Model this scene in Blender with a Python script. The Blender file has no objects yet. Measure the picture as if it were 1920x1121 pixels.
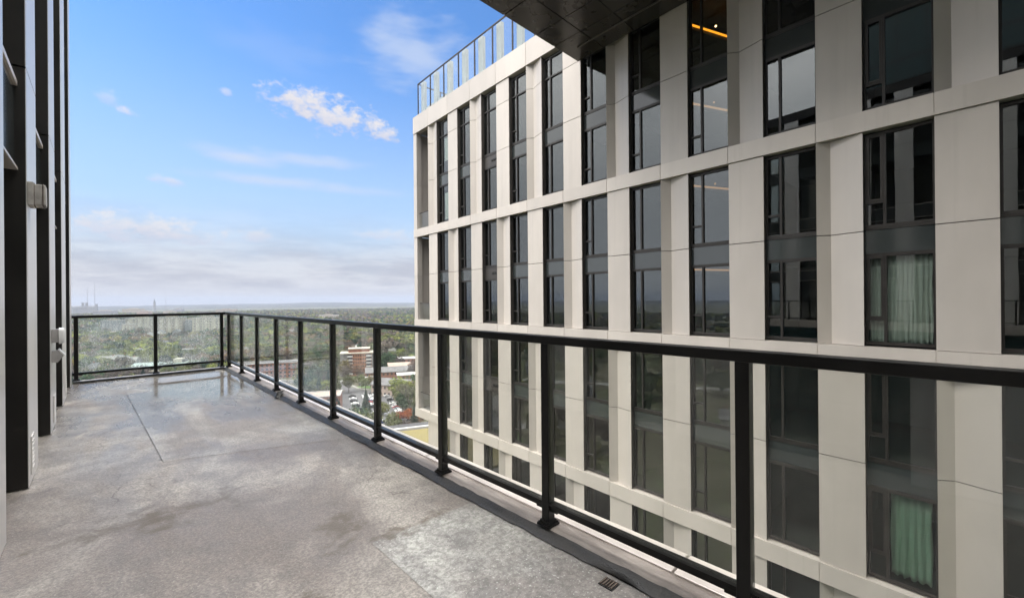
import bpy, bmesh, math, random
import numpy as np
from mathutils import Vector, Matrix, noise as mnoise

random.seed(7)
R = math.radians
SC = bpy.context.scene
COL = SC.collection

# ------------------------------------------------------------------ camera (eye at the origin, deck 1.31 m below it)
cam_d = bpy.data.cameras.new('camera'); cam = bpy.data.objects.new('camera', cam_d); COL.objects.link(cam)
cam_d.sensor_width = 36.0; cam_d.lens = 15.017; cam_d.clip_start = .05; cam_d.clip_end = 60000
_r = Vector((.71836, -.69562, -.00841)); _u = Vector((.00557, -.00633, .99996)); _f = Vector((.69565, .71838, .00067))
cam.matrix_world = Matrix(((_r.x, _u.x, -_f.x, 0), (_r.y, _u.y, -_f.y, 0), (_r.z, _u.z, -_f.z, 0), (0, 0, 0, 1)))
SC.camera = cam
SC.view_settings.view_transform = 'Standard'; SC.view_settings.look = 'None'
SC.view_settings.gamma = 1; SC.view_settings.use_curve_mapping = False
SC.view_settings.exposure = 1.2
SC.cycles.use_denoising = True
SC.cycles.max_bounces = 10; SC.cycles.transparent_max_bounces = 24; SC.cycles.volume_bounces = 1
SC.cycles.sample_clamp_indirect = 6

SUN_EL, SUN_AZ = 52.0, -64.0          # azimuth from +Y towards +X
HAZE = 1.4e-4


# ------------------------------------------------------------------ node helper
class NT:
    def __init__(s, tree): s.t = tree; s.n = tree.nodes; s.l = tree.links; s.n.clear()
    def new(s, typ, **kw):
        nd = s.n.new(typ)
        for k, v in kw.items(): setattr(nd, k, v)
        return nd
    def put(s, sock, v):
        if isinstance(v, bpy.types.NodeSocket): s.l.new(v, sock)
        elif v is not None:
            if hasattr(sock.default_value, '__len__'):
                v = tuple(v)
                sock.default_value = v if len(v) == len(sock.default_value) else v + (1,)
            else: sock.default_value = v
    def m(s, op, a, b=None, c=None, clamp=False):
        nd = s.new('ShaderNodeMath', operation=op); nd.use_clamp = clamp
        s.put(nd.inputs[0], a); s.put(nd.inputs[1], b); s.put(nd.inputs[2], c)
        return nd.outputs[0]
    def mix(s, f, a, b, mode='MIX'):
        nd = s.new('ShaderNodeMix', data_type='RGBA', blend_type=mode)
        s.put(nd.inputs[0], f); s.put(nd.inputs[6], a); s.put(nd.inputs[7], b)
        return nd.outputs[2]
    def ramp(s, f, stops, interp='LINEAR'):
        nd = s.new('ShaderNodeValToRGB'); cr = nd.color_ramp; cr.interpolation = interp
        while len(cr.elements) < len(stops): cr.elements.new(.5)
        for e, (p, c) in zip(cr.elements, stops):
            e.position = p; e.color = (c, c, c, 1) if isinstance(c, (int, float)) else tuple(c) + (1,)
        s.put(nd.inputs[0], f); return nd.outputs[0]
    def smooth(s, v, a, b, lo=0., hi=1.):
        nd = s.new('ShaderNodeMapRange', interpolation_type='SMOOTHSTEP')
        for i, q in enumerate((v, a, b, lo, hi)): s.put(nd.inputs[i], q)
        return nd.outputs[0]
    def noise(s, vec, scale, detail=4, rough=.55, dist=0.):
        nd = s.new('ShaderNodeTexNoise'); s.put(nd.inputs['Vector'], vec)
        nd.inputs['Scale'].default_value = scale; nd.inputs['Detail'].default_value = detail
        nd.inputs['Roughness'].default_value = rough; nd.inputs['Distortion'].default_value = dist
        return nd.outputs[0]
    def scale(s, vec, sc, loc=(0, 0, 0)):
        nd = s.new('ShaderNodeMapping'); s.put(nd.inputs[0], vec); nd.inputs[3].default_value = sc; nd.inputs[1].default_value = loc
        return nd.outputs[0]
    def xyz(s, vec):
        nd = s.new('ShaderNodeSeparateXYZ'); s.put(nd.inputs[0], vec); return nd.outputs
    def comb(s, x, y, z):
        nd = s.new('ShaderNodeCombineXYZ')
        for i, q in enumerate((x, y, z)): s.put(nd.inputs[i], q)
        return nd.outputs[0]


# ------------------------------------------------------------------ world: Nishita sky, clouds by direction
world = bpy.data.worlds.new('World'); SC.world = world; world.use_nodes = True
def build_world():
    w = NT(world.node_tree)
    sky = w.new('ShaderNodeTexSky', sky_type='NISHITA'); sky.sun_disc = False
    sky.sun_elevation = R(SUN_EL); sky.sun_rotation = R(SUN_AZ)
    sky.air_density = 1.0; sky.dust_density = .6; sky.ozone_density = 2.5
    d = w.new('ShaderNodeTexCoord').outputs['Generated']
    x, y, z = w.xyz(d)
    az = w.m('MULTIPLY', w.m('ARCTAN2', x, y), 57.2958)
    el = w.m('MULTIPLY', w.m('ARCSINE', z), 57.2958)
    base = w.mix(1.0, sky.outputs[0], (SKYG[0], SKYG[1], SKYG[2]), 'MULTIPLY')
    # pale veil towards the horizon
    ae = w.comb(az, el, 0.)
    lump = w.noise(w.scale(ae, (.11, .30, 1), (7, 3, 0)), 1., 7, .62)
    elw = w.m('ADD', el, w.m('MULTIPLY', w.m('SUBTRACT', lump, .5), 5.))
    veil = w.m('ADD', w.smooth(el, 31, 4, 0, .78), w.smooth(elw, 12, 1.5, 0, .22), clamp=True)
    streak = w.noise(w.scale(ae, (.075, .40, 1)), 1., 7, .62)
    lowc = w.mix(w.smooth(streak, .38, .62), (3.25, 3.3, 3.55), (2.38, 2.46, 2.82))
    lowc = w.mix(w.smooth(el, 2.2, .2), lowc, (3.03, 3.03, 3.3))
    veilc = w.mix(w.smooth(elw, 13, 2.5), (2.5, 3.06, 3.7), lowc)
    c = w.mix(veil, base, veilc)
    # single clouds
    n1 = w.noise(w.scale(ae, (.55, .9, 1)), 1., 6, .62)
    n2 = w.noise(w.scale(ae, (.16, .5, 1), (3, 1, 0)), 1., 4, .5)
    CL = [(18.9, 22.6, 4.9, 2.0, 1.0, 1), (22.6, 21.5, 4.8, 1.8, 1.0, 1), (27.9, 20.5, 1.9, 1.4, .95, 1), (10.4, 22.1, .95, .5, .5, 1),
          (2.2, 18.3, .85, .5, .85, 1), (1.0, 19.2, 1.2, .8, .35, 1), (5.3, 12.5, 1.6, .6, .6, 1), (2.8, 7.5, 6.0, 1.6, .8, 1), (7.0, 7.0, 3.5, 1.0, .5, 1),
          (13.2, 7.6, 2.6, .9, .6, 1), (28.4, 8.3, 4.6, 1.0, .5, 1), (31.5, 29.5, 8.5, 4.8, .68, 0), (11.7, 16.0, 5.4, 1.2, .85, 0), (18.5, 16.5, 7.4, .9, .65, 0),
          (15.4, 13.8, 10, .85, .75, 0), (25, 13.6, 8, .8, .35, 0), (16, 27.5, 9, 2.5, .12, 0)]
    for (ca, ce, ra, re, op, kind) in CL:
        dx = w.m('DIVIDE', w.m('SUBTRACT', az, ca), ra); dy = w.m('DIVIDE', w.m('SUBTRACT', el, ce), re)
        r2 = w.m('SQRT', w.m('ADD', w.m('MULTIPLY', dx, dx), w.m('MULTIPLY', dy, dy)))
        if kind:
            v = w.m('ADD', w.m('SUBTRACT', 1., r2), w.m('MULTIPLY', w.m('SUBTRACT', n1, .50), 3.6))
            mk = w.smooth(v, -.1, 1.0, 0, op)
            cc = w.mix(w.smooth(dy, -.7, .7), (2.96, 3.03, 3.56), (3.79, 3.68, 3.75))
        else:
            v = w.m('ADD', w.m('SUBTRACT', 1., r2), w.m('MULTIPLY', w.m('SUBTRACT', n2, .5), 1.8))
            mk = w.smooth(v, -.05, 1.0, 0, op); cc = (2.8, 3.22, 4.02)
        c = w.mix(mk, c, cc)
    # solid overcast over the rest of the sky
    big = w.noise(w.scale(d, (1.6, 1.6, 3.2)), 1.6, 6, .6)
    ov = w.mix(w.smooth(big, .3, .72), (7.6, 7.7, 7.9), (14.5, 14.2, 13.9))
    ov = w.mix(w.smooth(el, 38, 8), ov, (5.0, 5.2, 5.5))
    ov = w.mix(w.smooth(el, 32, 80), ov, OVZ)
    side = w.smooth(w.m('ABSOLUTE', w.m('SUBTRACT', az, 22.)), 34, 56)
    mask = w.m('MAXIMUM', side, w.smooth(el, 37, 58))
    c = w.mix(mask, c, ov)
    bg = w.new('ShaderNodeBackground'); w.put(bg.inputs[0], c); bg.inputs[1].default_value = .1
    out = w.new('ShaderNodeOutputWorld'); w.l.new(bg.outputs[0], out.inputs[0])
SKYG = (.56, .84, 1.10)
OVZ = (46., 45, 43.5)
build_world()

sun_d = bpy.data.lights.new('sun', 'SUN'); sun = bpy.data.objects.new('sun', sun_d); COL.objects.link(sun)
sun_d.energy = 1.3; sun_d.angle = R(36); sun_d.color = (1, .955, .9)
_sd = Vector((math.sin(R(SUN_AZ)) * math.cos(R(SUN_EL)), math.cos(R(SUN_AZ)) * math.cos(R(SUN_EL)), math.sin(R(SUN_EL))))
sun.rotation_euler = _sd.to_track_quat('Z', 'Y').to_euler()


# ------------------------------------------------------------------ materials
def mat(name):
    m = bpy.data.materials.new(name); m.use_nodes = True
    return m, NT(m.node_tree)
def fin(nt, shader, vol=None):
    o = nt.new('ShaderNodeOutputMaterial')
    if shader is not None: nt.l.new(shader, o.inputs[0])
    if vol is not None: nt.l.new(vol, o.inputs[1])
def pbsdf(nt, col, rough=.5, metal=0., spec=.5, normal=None, **kw):
    p = nt.new('ShaderNodeBsdfPrincipled')
    nt.put(p.inputs['Base Color'], col); nt.put(p.inputs['Roughness'], rough); nt.put(p.inputs['Metallic'], metal)
    nt.put(p.inputs['Specular IOR Level'], spec)
    if normal is not None: nt.put(p.inputs['Normal'], normal)
    for k, v in kw.items(): nt.put(p.inputs[k], v)
    return p.outputs[0]
def bump(nt, h, strength=.3, dist=.01):
    b = nt.new('ShaderNodeBump'); b.inputs['Strength'].default_value = strength; b.inputs['Distance'].default_value = dist
    nt.put(b.inputs['Height'], h); return b.outputs[0]
def simple(name, col, rough=.6, metal=0., var=.12, scale=3., spec=.5, bmp=0., obj=True):
    m, n = mat(name)
    tc = n.new('ShaderNodeTexCoord').outputs['Object' if obj else 'Generated']
    ns = n.noise(tc, scale, 5, .6)
    lo = tuple(c * (1 - var) for c in col); hi = tuple(min(1, c * (1 + var)) for c in col)
    c = n.mix(n.smooth(ns, .3, .7), lo, hi)
    rr = n.smooth(ns, .25, .75, max(.02, rough - .07), min(1, rough + .07))
    nm = bump(n, n.noise(tc, scale * 8, 3), bmp, .01) if bmp else None
    fin(n, pbsdf(n, c, rr, metal, spec, nm)); return m

M = {}
M['bronze'] = simple('dark bronze metal', (.017, .0148, .013), .42, .2, .2, 2.)
M['soffit'] = simple('dark bronze soffit metal', (.042, .036, .031), .27, .3, .25, .5)
M['black_metal'] = simple('black powder coated metal', (.006, .0057, .0054), .36, .0, .25, 6., .3)
M['reveal'] = simple('brown window reveal metal', (.085, .075, .066), .45, .2, .1, 1.)
M['frame'] = simple('dark window frame', (.030, .027, .025), .4, .3, .15, 2.)
M['white_trim'] = simple('white painted metal', (.66, .64, .61), .45, 0., .08, 4.)
M['coping'] = simple('pale coping metal', (.60, .545, .50), .35, .15, .10, 2.5)
M['fixture_grey'] = simple('grey fixture plastic', (.30, .29, .28), .5, 0., .12, 20.)
M['box_grey'] = simple('weathered grey box paint', (.36, .34, .315), .6, 0., .22, 18.)
M['strap'] = simple('rusty brown strap', (.085, .06, .045), .7, 0., .4, 30.)
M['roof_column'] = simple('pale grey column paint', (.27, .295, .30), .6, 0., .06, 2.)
M['lens'] = simple('pale frosted lens', (.68, .68, .67), .3, 0., .05, 10.)
M['rubber'] = simple('black rubber', (.012, .012, .012), .5, 0., .2, 15.)
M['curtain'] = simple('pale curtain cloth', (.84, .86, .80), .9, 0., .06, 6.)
M['curtain_mint'] = simple('mint green curtain cloth', (.58, .78, .62), .9, 0., .06, 6.)
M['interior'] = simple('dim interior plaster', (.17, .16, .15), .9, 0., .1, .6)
M['roof_grey'] = simple('grey roof membrane', (.105, .105, .108), .8, 0., .2, .4)
M['roof_dark'] = simple('dark shingle', (.05, .05, .054), .85, 0., .25, .8)
M['roof_weathered'] = simple('weathered shingle', (.14, .135, .13), .8, 0., .2, .5)
M['roof_pale'] = simple('pale weathered roof', (.37, .365, .36), .7, 0., .1, .3)
M['wall_white'] = simple('white siding', (.45, .445, .43), .7, 0., .08, .5)
M['wall_tan'] = simple('tan masonry', (.27, .23, .18), .8, 0., .1, .2)
M['wall_cream'] = simple('cream masonry', (.36, .33, .275), .8, 0., .1, .2)
M['wall_grey'] = simple('grey masonry', (.20, .20, .21), .8, 0., .1, .2)
M['wall_pink'] = simple('pinkish masonry', (.30, .235, .20), .8, 0., .1, .2)
M['brick'] = simple('red brick', (.20, .085, .055), .85, 0., .25, 1.2)
M['brick_orange'] = simple('orange brick', (.30, .15, .09), .85, 0., .2, 1.)
M['dark_glass'] = simple('dark window glass', (.03, .035, .04), .12, 0., .2, .5)
M['asphalt'] = simple('asphalt', (.075, .075, .078), .8, 0., .25, .08)
M['concrete'] = simple('pale concrete', (.21, .205, .195), .85, 0., .12, .15)
M['lawn'] = simple('mown lawn', (.075, .15, .03), .9, 0., .25, .06)
M['teal_roof'] = simple('pale teal metal roof', (.21, .25, .235), .5, .1, .08, .1)
M['car_white'] = simple('white car paint', (.72, .72, .72), .25, 0., .03, 1.)
M['car_silver'] = simple('silver car paint', (.35, .36, .37), .25, .4, .03, 1.)
M['car_black'] = simple('black car paint', (.02, .02, .022), .2, 0., .03, 1.)
M['car_red'] = simple('red car paint', (.30, .02, .02), .25, 0., .03, 1.)
M['car_blue'] = simple('blue car paint', (.03, .06, .18), .25, 0., .03, 1.)
M['tyre'] = simple('tyre rubber', (.015, .015, .015), .8, 0., .1, 5.)
M['bark'] = simple('grey brown bark', (.085, .07, .058), .9, 0., .3, 2.)
M['mast'] = simple('galvanised mast', (.22, .22, .23), .6, .2, .1, .1)
M['stone_far'] = simple('pale limestone', (.17, .165, .16), .8, 0., .1, .02)

def champagne(name, base, metal, rough, ribs=0.):
    m, n = mat(name)
    tc = n.new('ShaderNodeTexCoord').outputs['Object']
    ns = n.noise(n.scale(tc, (.6, .6, .25)), 1.3, 5, .6)
    streak = n.noise(n.scale(tc, (5., 5., .12)), 1., 4, .6)
    c = n.mix(n.smooth(ns, .3, .7), tuple(b * .94 for b in base), tuple(b * 1.05 for b in base))
    isl = n.new('ShaderNodeNewGeometry').outputs['Random Per Island']; oi = n.new('ShaderNodeObjectInfo').outputs['Random']
    c = n.mix(n.m('ADD', n.m('MULTIPLY', isl, .20), n.m('MULTIPLY', oi, .16)), c, tuple(b * q for b, q in zip(base, (.42, .43, .45))))
    c = n.mix(n.smooth(streak, .54, .76, 0, .34), c, tuple(b * .74 for b in base))
    rr = n.smooth(ns, .25, .75, rough - .05, rough + .07)
    x, y, z = n.xyz(tc)
    wv = n.m('SINE', n.m('MULTIPLY', n.m('ADD', x, y), 110.))
    h = n.m('ADD', n.m('MULTIPLY', wv, ribs), n.m('MULTIPLY', n.noise(tc, 1.1, 2), 2.2))
    fin(n, pbsdf(n, c, rr, metal, .5, bump(n, h, .05, .05))); return m
M['panel'] = champagne('champagne metal panel', (.54, .495, .45), .15, .42, .04)
M['near_panel'] = champagne('champagne metal panel of the near wall', (.78, .75, .72), .3, .33, 0.)

def glass(name, tint, refl_ior, rough=0., wob=0.):
    m, n = mat(name)
    tr = n.new('ShaderNodeBsdfTransparent'); n.put(tr.inputs[0], tint)
    gl = n.new('ShaderNodeBsdfGlossy'); gl.inputs['Roughness'].default_value = rough
    n.put(gl.inputs[0], (.96, .98, 1.0))
    lw = n.new('ShaderNodeLayerWeight'); lw.inputs[0].default_value = .5
    f0 = ((refl_ior - 1) / (refl_ior + 1)) ** 2
    fr = n.m('ADD', f0, n.m('MULTIPLY', 1 - f0, n.m('POWER', lw.outputs['Facing'], 5.)))
    if wob:
        tc = n.new('ShaderNodeTexCoord').outputs['Object']
        b = bump(n, n.noise(tc, .9, 2, .4), wob, .02)
        n.l.new(b, gl.inputs['Normal'])
    mx = n.new('ShaderNodeMixShader'); n.l.new(fr, mx.inputs[0])
    n.l.new(tr.outputs[0], mx.inputs[1]); n.l.new(gl.outputs[0], mx.inputs[2])
    return m, n, mx.outputs[0]
m, n, s = glass('coated window glass', (.66, .695, .68), 1.85, 0., .05); fin(n, s); M['pane'] = m
m, n, s = glass('railing glass', (.985, .99, .972), 1.45)
tc = n.new('ShaderNodeTexCoord').outputs['Object']
d2 = n.new('ShaderNodeBsdfDiffuse'); n.put(d2.inputs[0], (.80, .80, .74)); mx = n.new('ShaderNodeMixShader')
n.put(mx.inputs[0], n.m('ADD', .012, n.smooth(n.noise(n.scale(tc, (1.2, 1, 2.5)), 1.5, 5, .7), .45, .8, 0, .035)))
n.l.new(s, mx.inputs[1]); n.l.new(d2.outputs[0], mx.inputs[2]); fin(n, mx.outputs[0]); M['rail_glass'] = m
m, n, s = glass('roof guard glass', (.955, .975, .975), 1.35); fin(n, s); M['guard_glass'] = m
# the end rail is wet: drops and runs scatter light
m, n, s = glass('rain spotted railing glass', (.90, .94, .92), 1.42)
tc = n.new('ShaderNodeTexCoord').outputs['Object']
vo = n.new('ShaderNodeTexVoronoi'); n.put(vo.inputs['Vector'], n.scale(tc, (1, 1, .55))); vo.inputs['Scale'].default_value = 75
drops = n.m('MULTIPLY', n.smooth(vo.outputs['Distance'], .34, .12), n.smooth(n.noise(tc, 45, 2), .45, .62))
runs = n.smooth(n.noise(n.scale(tc, (70, 70, 3)), 1., 3), .52, .75, 0, .30)
film = n.smooth(n.noise(n.scale(tc, (2, 2, 3)), 1., 3), .35, .7, .03, .16)
df = n.new('ShaderNodeBsdfTranslucent'); n.put(df.inputs[0], (.85, .87, .88))
d2 = n.new('ShaderNodeBsdfDiffuse'); n.put(d2.inputs[0], (.8, .82, .83))
md = n.new('ShaderNodeMixShader'); md.inputs[0].default_value = .5; n.l.new(df.outputs[0], md.inputs[1]); n.l.new(d2.outputs[0], md.inputs[2])
mx = n.new('ShaderNodeMixShader'); n.put(mx.inputs[0], n.m('ADD', n.m('MULTIPLY', drops, .5), n.m('ADD', n.m('MULTIPLY', runs, .6), film), clamp=True))
n.l.new(s, mx.inputs[1]); n.l.new(md.outputs[0], mx.inputs[2]); fin(n, mx.outputs[0]); M['wet_glass'] = m
M['spandrel'] = simple('grey glass spandrel', (.035, .041, .041), .10, 0., .06, .5, .9)
M['spandrel_metal'] = simple('bronze spandrel metal', (.055, .050, .047), .4, .3, .1, .5)

# wet coated concrete of the deck
def deck_mat(name, tint, coarse, wet):
    m, n = mat(name)
    tc = n.new('ShaderNodeTexCoord').outputs['Object']
    big = n.noise(n.scale(tc, (1.1, .55, 1)), 1.2, 6, .62, .6)
    mid = n.noise(tc, 5.5, 6, .65, .3)
    fine = n.noise(tc, coarse, 4, .7)
    c = n.mix(n.smooth(big, .39, .63), (.215 * tint[0], .188 * tint[1], .172 * tint[2]), (.445 * tint[0], .42 * tint[1], .38 * tint[2]))
    c = n.mix(n.smooth(mid, .40, .68, 0, .65), c, (.165 * tint[0], .152 * tint[1], .145 * tint[2]))
    grit = n.smooth(fine, .36, .66)
    c = n.mix(n.m('MULTIPLY', n.m('SUBTRACT', 1., grit), .62), c, (.085, .080, .075))
    c = n.mix(n.smooth(n.noise(tc, coarse * 1.7, 3, .8), .58, .70, 0, .55), c, (.62 * tint[0], .60 * tint[1], .56 * tint[2]))
    # hairline cracks
    vc = n.new('ShaderNodeTexVoronoi'); vc.feature = 'DISTANCE_TO_EDGE'
    wob = n.new('ShaderNodeVectorMath'); wob.operation = 'ADD'; n.put(wob.inputs[0], tc); nz = n.new('ShaderNodeTexNoise'); n.put(nz.inputs['Vector'], tc); nz.inputs['Scale'].default_value = 3.; nz.inputs['Detail'].default_value = 6
    sc_ = n.new('ShaderNodeVectorMath'); sc_.operation = 'SCALE'; n.put(sc_.inputs[0], nz.outputs['Color']); sc_.inputs['Scale'].default_value = .5; n.l.new(sc_.outputs[0], wob.inputs[1])
    n.put(vc.inputs['Vector'], wob.outputs[0]); vc.inputs['Scale'].default_value = .62
    crk = n.m('MULTIPLY', n.smooth(vc.outputs['Distance'], .0045, .0012), n.smooth(n.noise(tc, .9, 3), .5, .6, 0, .6))
    c = n.mix(crk, c, (.07, .06, .052))
    # brown dirt stains with a shape of their own
    x, y, z = n.xyz(tc)
    st = None
    for (cx, cy, rx, ry) in ((.98, 2.45, .18, .32), (.55, 1.9, .3, .2), (1.35, 2.2, .3, .12), (.2, 3.4, .5, .2)):
        dx = n.m('DIVIDE', n.m('SUBTRACT', x, cx), rx); dy = n.m('DIVIDE', n.m('SUBTRACT', y, cy), ry)
        v = n.m('SUBTRACT', 1.0, n.m('SQRT', n.m('ADD', n.m('MULTIPLY', dx, dx), n.m('MULTIPLY', dy, dy))))
        v = n.m('ADD', v, n.m('MULTIPLY', n.m('SUBTRACT', mid, .5), 4.5))
        v = n.smooth(v, .1, 1.0, 0, .8)
        st = v if st is None else n.m('MAXIMUM', st, v)
    c = n.mix(st, c, (.095, .075, .052))
    spots = n.new('ShaderNodeTexVoronoi'); n.put(spots.inputs['Vector'], tc); spots.inputs['Scale'].default_value = 2.3
    c = n.mix(n.smooth(spots.outputs['Distance'], .034, .022, 0, .85), c, (.04, .035, .03))
    # wetness: puddle at the far right corner, damp sheen elsewhere
    dx = n.m('DIVIDE', n.m('SUBTRACT', x, 1.12), .95); dy = n.m('DIVIDE', n.m('SUBTRACT', y, 8.5), 2.1)
    pv = n.m('SUBTRACT', 1.0, n.m('SQRT', n.m('ADD', n.m('MULTIPLY', dx, dx), n.m('MULTIPLY', dy, dy))))
    pv = n.m('ADD', pv, n.m('MULTIPLY', n.m('SUBTRACT', n.noise(tc, 1.6, 4), .5), .75))
    pud = n.smooth(pv, -.05, .55)
    dampf = n.smooth(y, 2.6, 6.8)
    damp = n.m('MULTIPLY', n.smooth(n.noise(n.scale(tc, (1.6, .5, 1), (4, 2, 0)), 1.4, 5, .6), .34, .60), n.m('ADD', n.m('MULTIPLY', dampf, .75), .25))
    damp = n.m('MULTIPLY', damp, wet)
    c = n.mix(n.m('MULTIPLY', damp, .35), c, (.10, .094, .09))
    c = n.mix(n.m('MULTIPLY', pud, .45), c, (.105, .10, .096))
    rough = n.m('ADD', .56, n.m('MULTIPLY', damp, -.33))
    rough = n.m('MULTIPLY', rough, n.m('SUBTRACT', 1., n.m('MULTIPLY', pud, .84)))
    h = n.m('ADD', n.m('MULTIPLY', fine, 1.), n.m('MULTIPLY', mid, .5))
    b = n.new('ShaderNodeBump'); b.inputs['Distance'].default_value = .006
    n.put(b.inputs['Strength'], n.m('MULTIPLY', n.m('SUBTRACT', 1., n.m('MULTIPLY', pud, .96)), n.m('SUBTRACT', .75, n.m('MULTIPLY', damp, .45))))
    n.put(b.inputs['Height'], h)
    fin(n, pbsdf(n, c, rough, 0., n.m('ADD', .35, n.m('MULTIPLY', n.m('MAXIMUM', pud, damp), .4)), b.outputs[0])); return m
M['deck'] = deck_mat('wet grey deck coating', (.94, .905, .875), 70, 1.)
M['patch'] = deck_mat('grey deck patch', (1.10, 1.10, 1.09), 62, 1.)
M['patch_coarse'] = deck_mat('coarse grey deck patch', (1.10, 1.15, 1.17), 44, .35)
def kerb_mat(name, col, dark, sc):
    m, n = mat(name)
    tc = n.new('ShaderNodeTexCoord').outputs['Object']
    a = n.noise(n.scale(tc, (6, 1.3, 6)), sc, 6, .65)
    c = n.mix(n.smooth(a, .35, .68), dark, col)
    fin(n, pbsdf(n, c, n.smooth(a, .3, .7, .3, .6), 0., .5, bump(n, n.noise(tc, 60, 4, .7), .6, .01))); return m
M['kerb'] = kerb_mat('brown stained kerb membrane', (.40, .35, .31), (.20, .17, .15), 1.6)
M['seal'] = kerb_mat('dark wet sealant', (.05, .046, .042), (.016, .015, .014), 4)
M['sedum'] = kerb_mat('sedum planting', (.25, .20, .06), (.10, .085, .03), 9)

# forests and foliage: per tree tone from the object's own random number or the tree's own colour
def foliage(name, col, col2, per_tree=False):
    m, n = mat(name)
    tc = n.new('ShaderNodeTexCoord').outputs['Object']
    oi = n.new('ShaderNodeObjectInfo').outputs['Random']
    ns = n.noise(tc, .55, 3, .6)
    c = n.mix(n.smooth(ns, .35, .65), col, col2)
    if per_tree:
        at = n.new('ShaderNodeAttribute'); at.attribute_name = 'tree_tone'
        c = n.mix(.92, c, at.outputs['Color'])
    else:
        hs = n.new('ShaderNodeHueSaturation'); n.put(hs.inputs['Value'], n.m('ADD', .72, n.m('MULTIPLY', oi, .6)))
        n.put(hs.inputs['Hue'], n.m('ADD', .485, n.m('MULTIPLY', oi, .03))); n.put(hs.inputs['Color'], c); c = hs.outputs[0]
    df = n.new('ShaderNodeBsdfDiffuse'); n.put(df.inputs[0], c)
    tl = n.new('ShaderNodeBsdfTranslucent'); n.put(tl.inputs[0], c)
    mx = n.new('ShaderNodeMixShader'); mx.inputs[0].default_value = .3
    n.l.new(df.outputs[0], mx.inputs[1]); n.l.new(tl.outputs[0], mx.inputs[2]); fin(n, mx.outputs[0]); return m
TONES = {'olive': ((.115, .122, .052), (.075, .085, .04)), 'lime': ((.175, .19, .055), (.12, .135, .042)), 'brown': ((.125, .105, .09), (.085, .074, .066)),
         'green': ((.062, .088, .05), (.042, .066, .038)), 'russet': ((.15, .10, .07), (.105, .075, .055)), 'dark': ((.024, .040, .028), (.016, .030, .022)),
         'rust': ((.30, .095, .035), (.20, .065, .03)), 'ochre': ((.17, .145, .055), (.12, .105, .045))}
for k, (a, b) in TONES.items(): M['leaf_' + k] = foliage(k + ' foliage', a, b)
M['wood'] = foliage('mixed spring woodland', (.09, .09, .04), (.06, .06, .035), True)

def ground_mat():
    m, n = mat('ground of lawns and leaf litter')
    tc = n.new('ShaderNodeTexCoord').outputs['Object']
    a = n.noise(tc, .012, 6, .6); b = n.noise(tc, .08, 5, .65); f = n.noise(tc, .006, 4, .6)
    c = n.mix(n.smooth(a, .4, .6), (.055, .058, .030), (.085, .078, .055))
    c = n.mix(n.smooth(b, .5, .65, 0, .7), c, (.05, .075, .024))
    c = n.mix(n.smooth(b, .42, .3, 0, .5), c, (.11, .10, .09))
    fin(n, pbsdf(n, c, .95, 0., .2)); return m
M['ground'] = ground_mat()
def hill_mat():
    m, n = mat('wooded hills')
    tc = n.new('ShaderNodeTexCoord').outputs['Object']
    a = n.noise(tc, .02, 5, .7); b = n.noise(tc, .0022, 4, .6)
    c = n.mix(n.smooth(a, .35, .65), (.018, .022, .022), (.055, .056, .046))
    c = n.mix(n.smooth(b, .45, .65, 0, .6), c, (.10, .095, .08))
    vo = n.new('ShaderNodeTexVoronoi'); n.put(vo.inputs['Vector'], tc); vo.inputs['Scale'].default_value = .012
    c = n.mix(n.m('MULTIPLY', n.smooth(vo.outputs['Distance'], .13, .09), n.smooth(b, .46, .6)), c, (.45, .43, .40))
    fin(n, pbsdf(n, c, .95, 0., .1)); return m
M['hill'] = hill_mat()
def grid_mat(name, wall, win, sx, sz, fx, fz):
    """far apartment walls: a grid of window openings, one look for the whole wall"""
    m, n = mat(name)
    x, y, z = n.xyz(n.new('ShaderNodeTexCoord').outputs['Object'])
    u = n.m('ADD', x, y)
    gx = n.m('LESS_THAN', n.m('FRACT', n.m('DIVIDE', u, sx)), fx); gz = n.m('LESS_THAN', n.m('FRACT', n.m('DIVIDE', z, sz)), fz)
    c = n.mix(n.m('MULTIPLY', gx, gz), wall, win)
    fin(n, pbsdf(n, c, .6)); return m
M['apt_cream'] = grid_mat('cream apartment wall', (.34, .31, .255), (.10, .095, .09), 5., 3., .55, .5)
M['apt_tan'] = grid_mat('tan apartment wall', (.28, .24, .19), (.10, .09, .08), 6., 3., .5, .5)
M['apt_grey'] = grid_mat('grey apartment wall', (.18, .19, .205), (.08, .085, .09), 5., 3., .6, .5)
M['curtain_wall'] = grid_mat('teal curtain wall', (.02, .022, .024), (.03, .06, .062), 1.4, 3., .94, .93)
M['curtain_wall'].node_tree.nodes['Principled BSDF'].inputs['Roughness'].default_value = .08

def emit(name, col, st):
    m, n = mat(name); e = n.new('ShaderNodeEmission'); n.put(e.inputs[0], col); e.inputs[1].default_value = st; fin(n, e.outputs[0]); return m
M['cove'] = emit('warm cove strip', (1., .33, .02), 1.5)
M['cove_dim'] = emit('dim warm cove strip', (1., .5, .2), .3)
M['spot'] = emit('warm downlight', (1., .62, .28), 5.)


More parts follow.
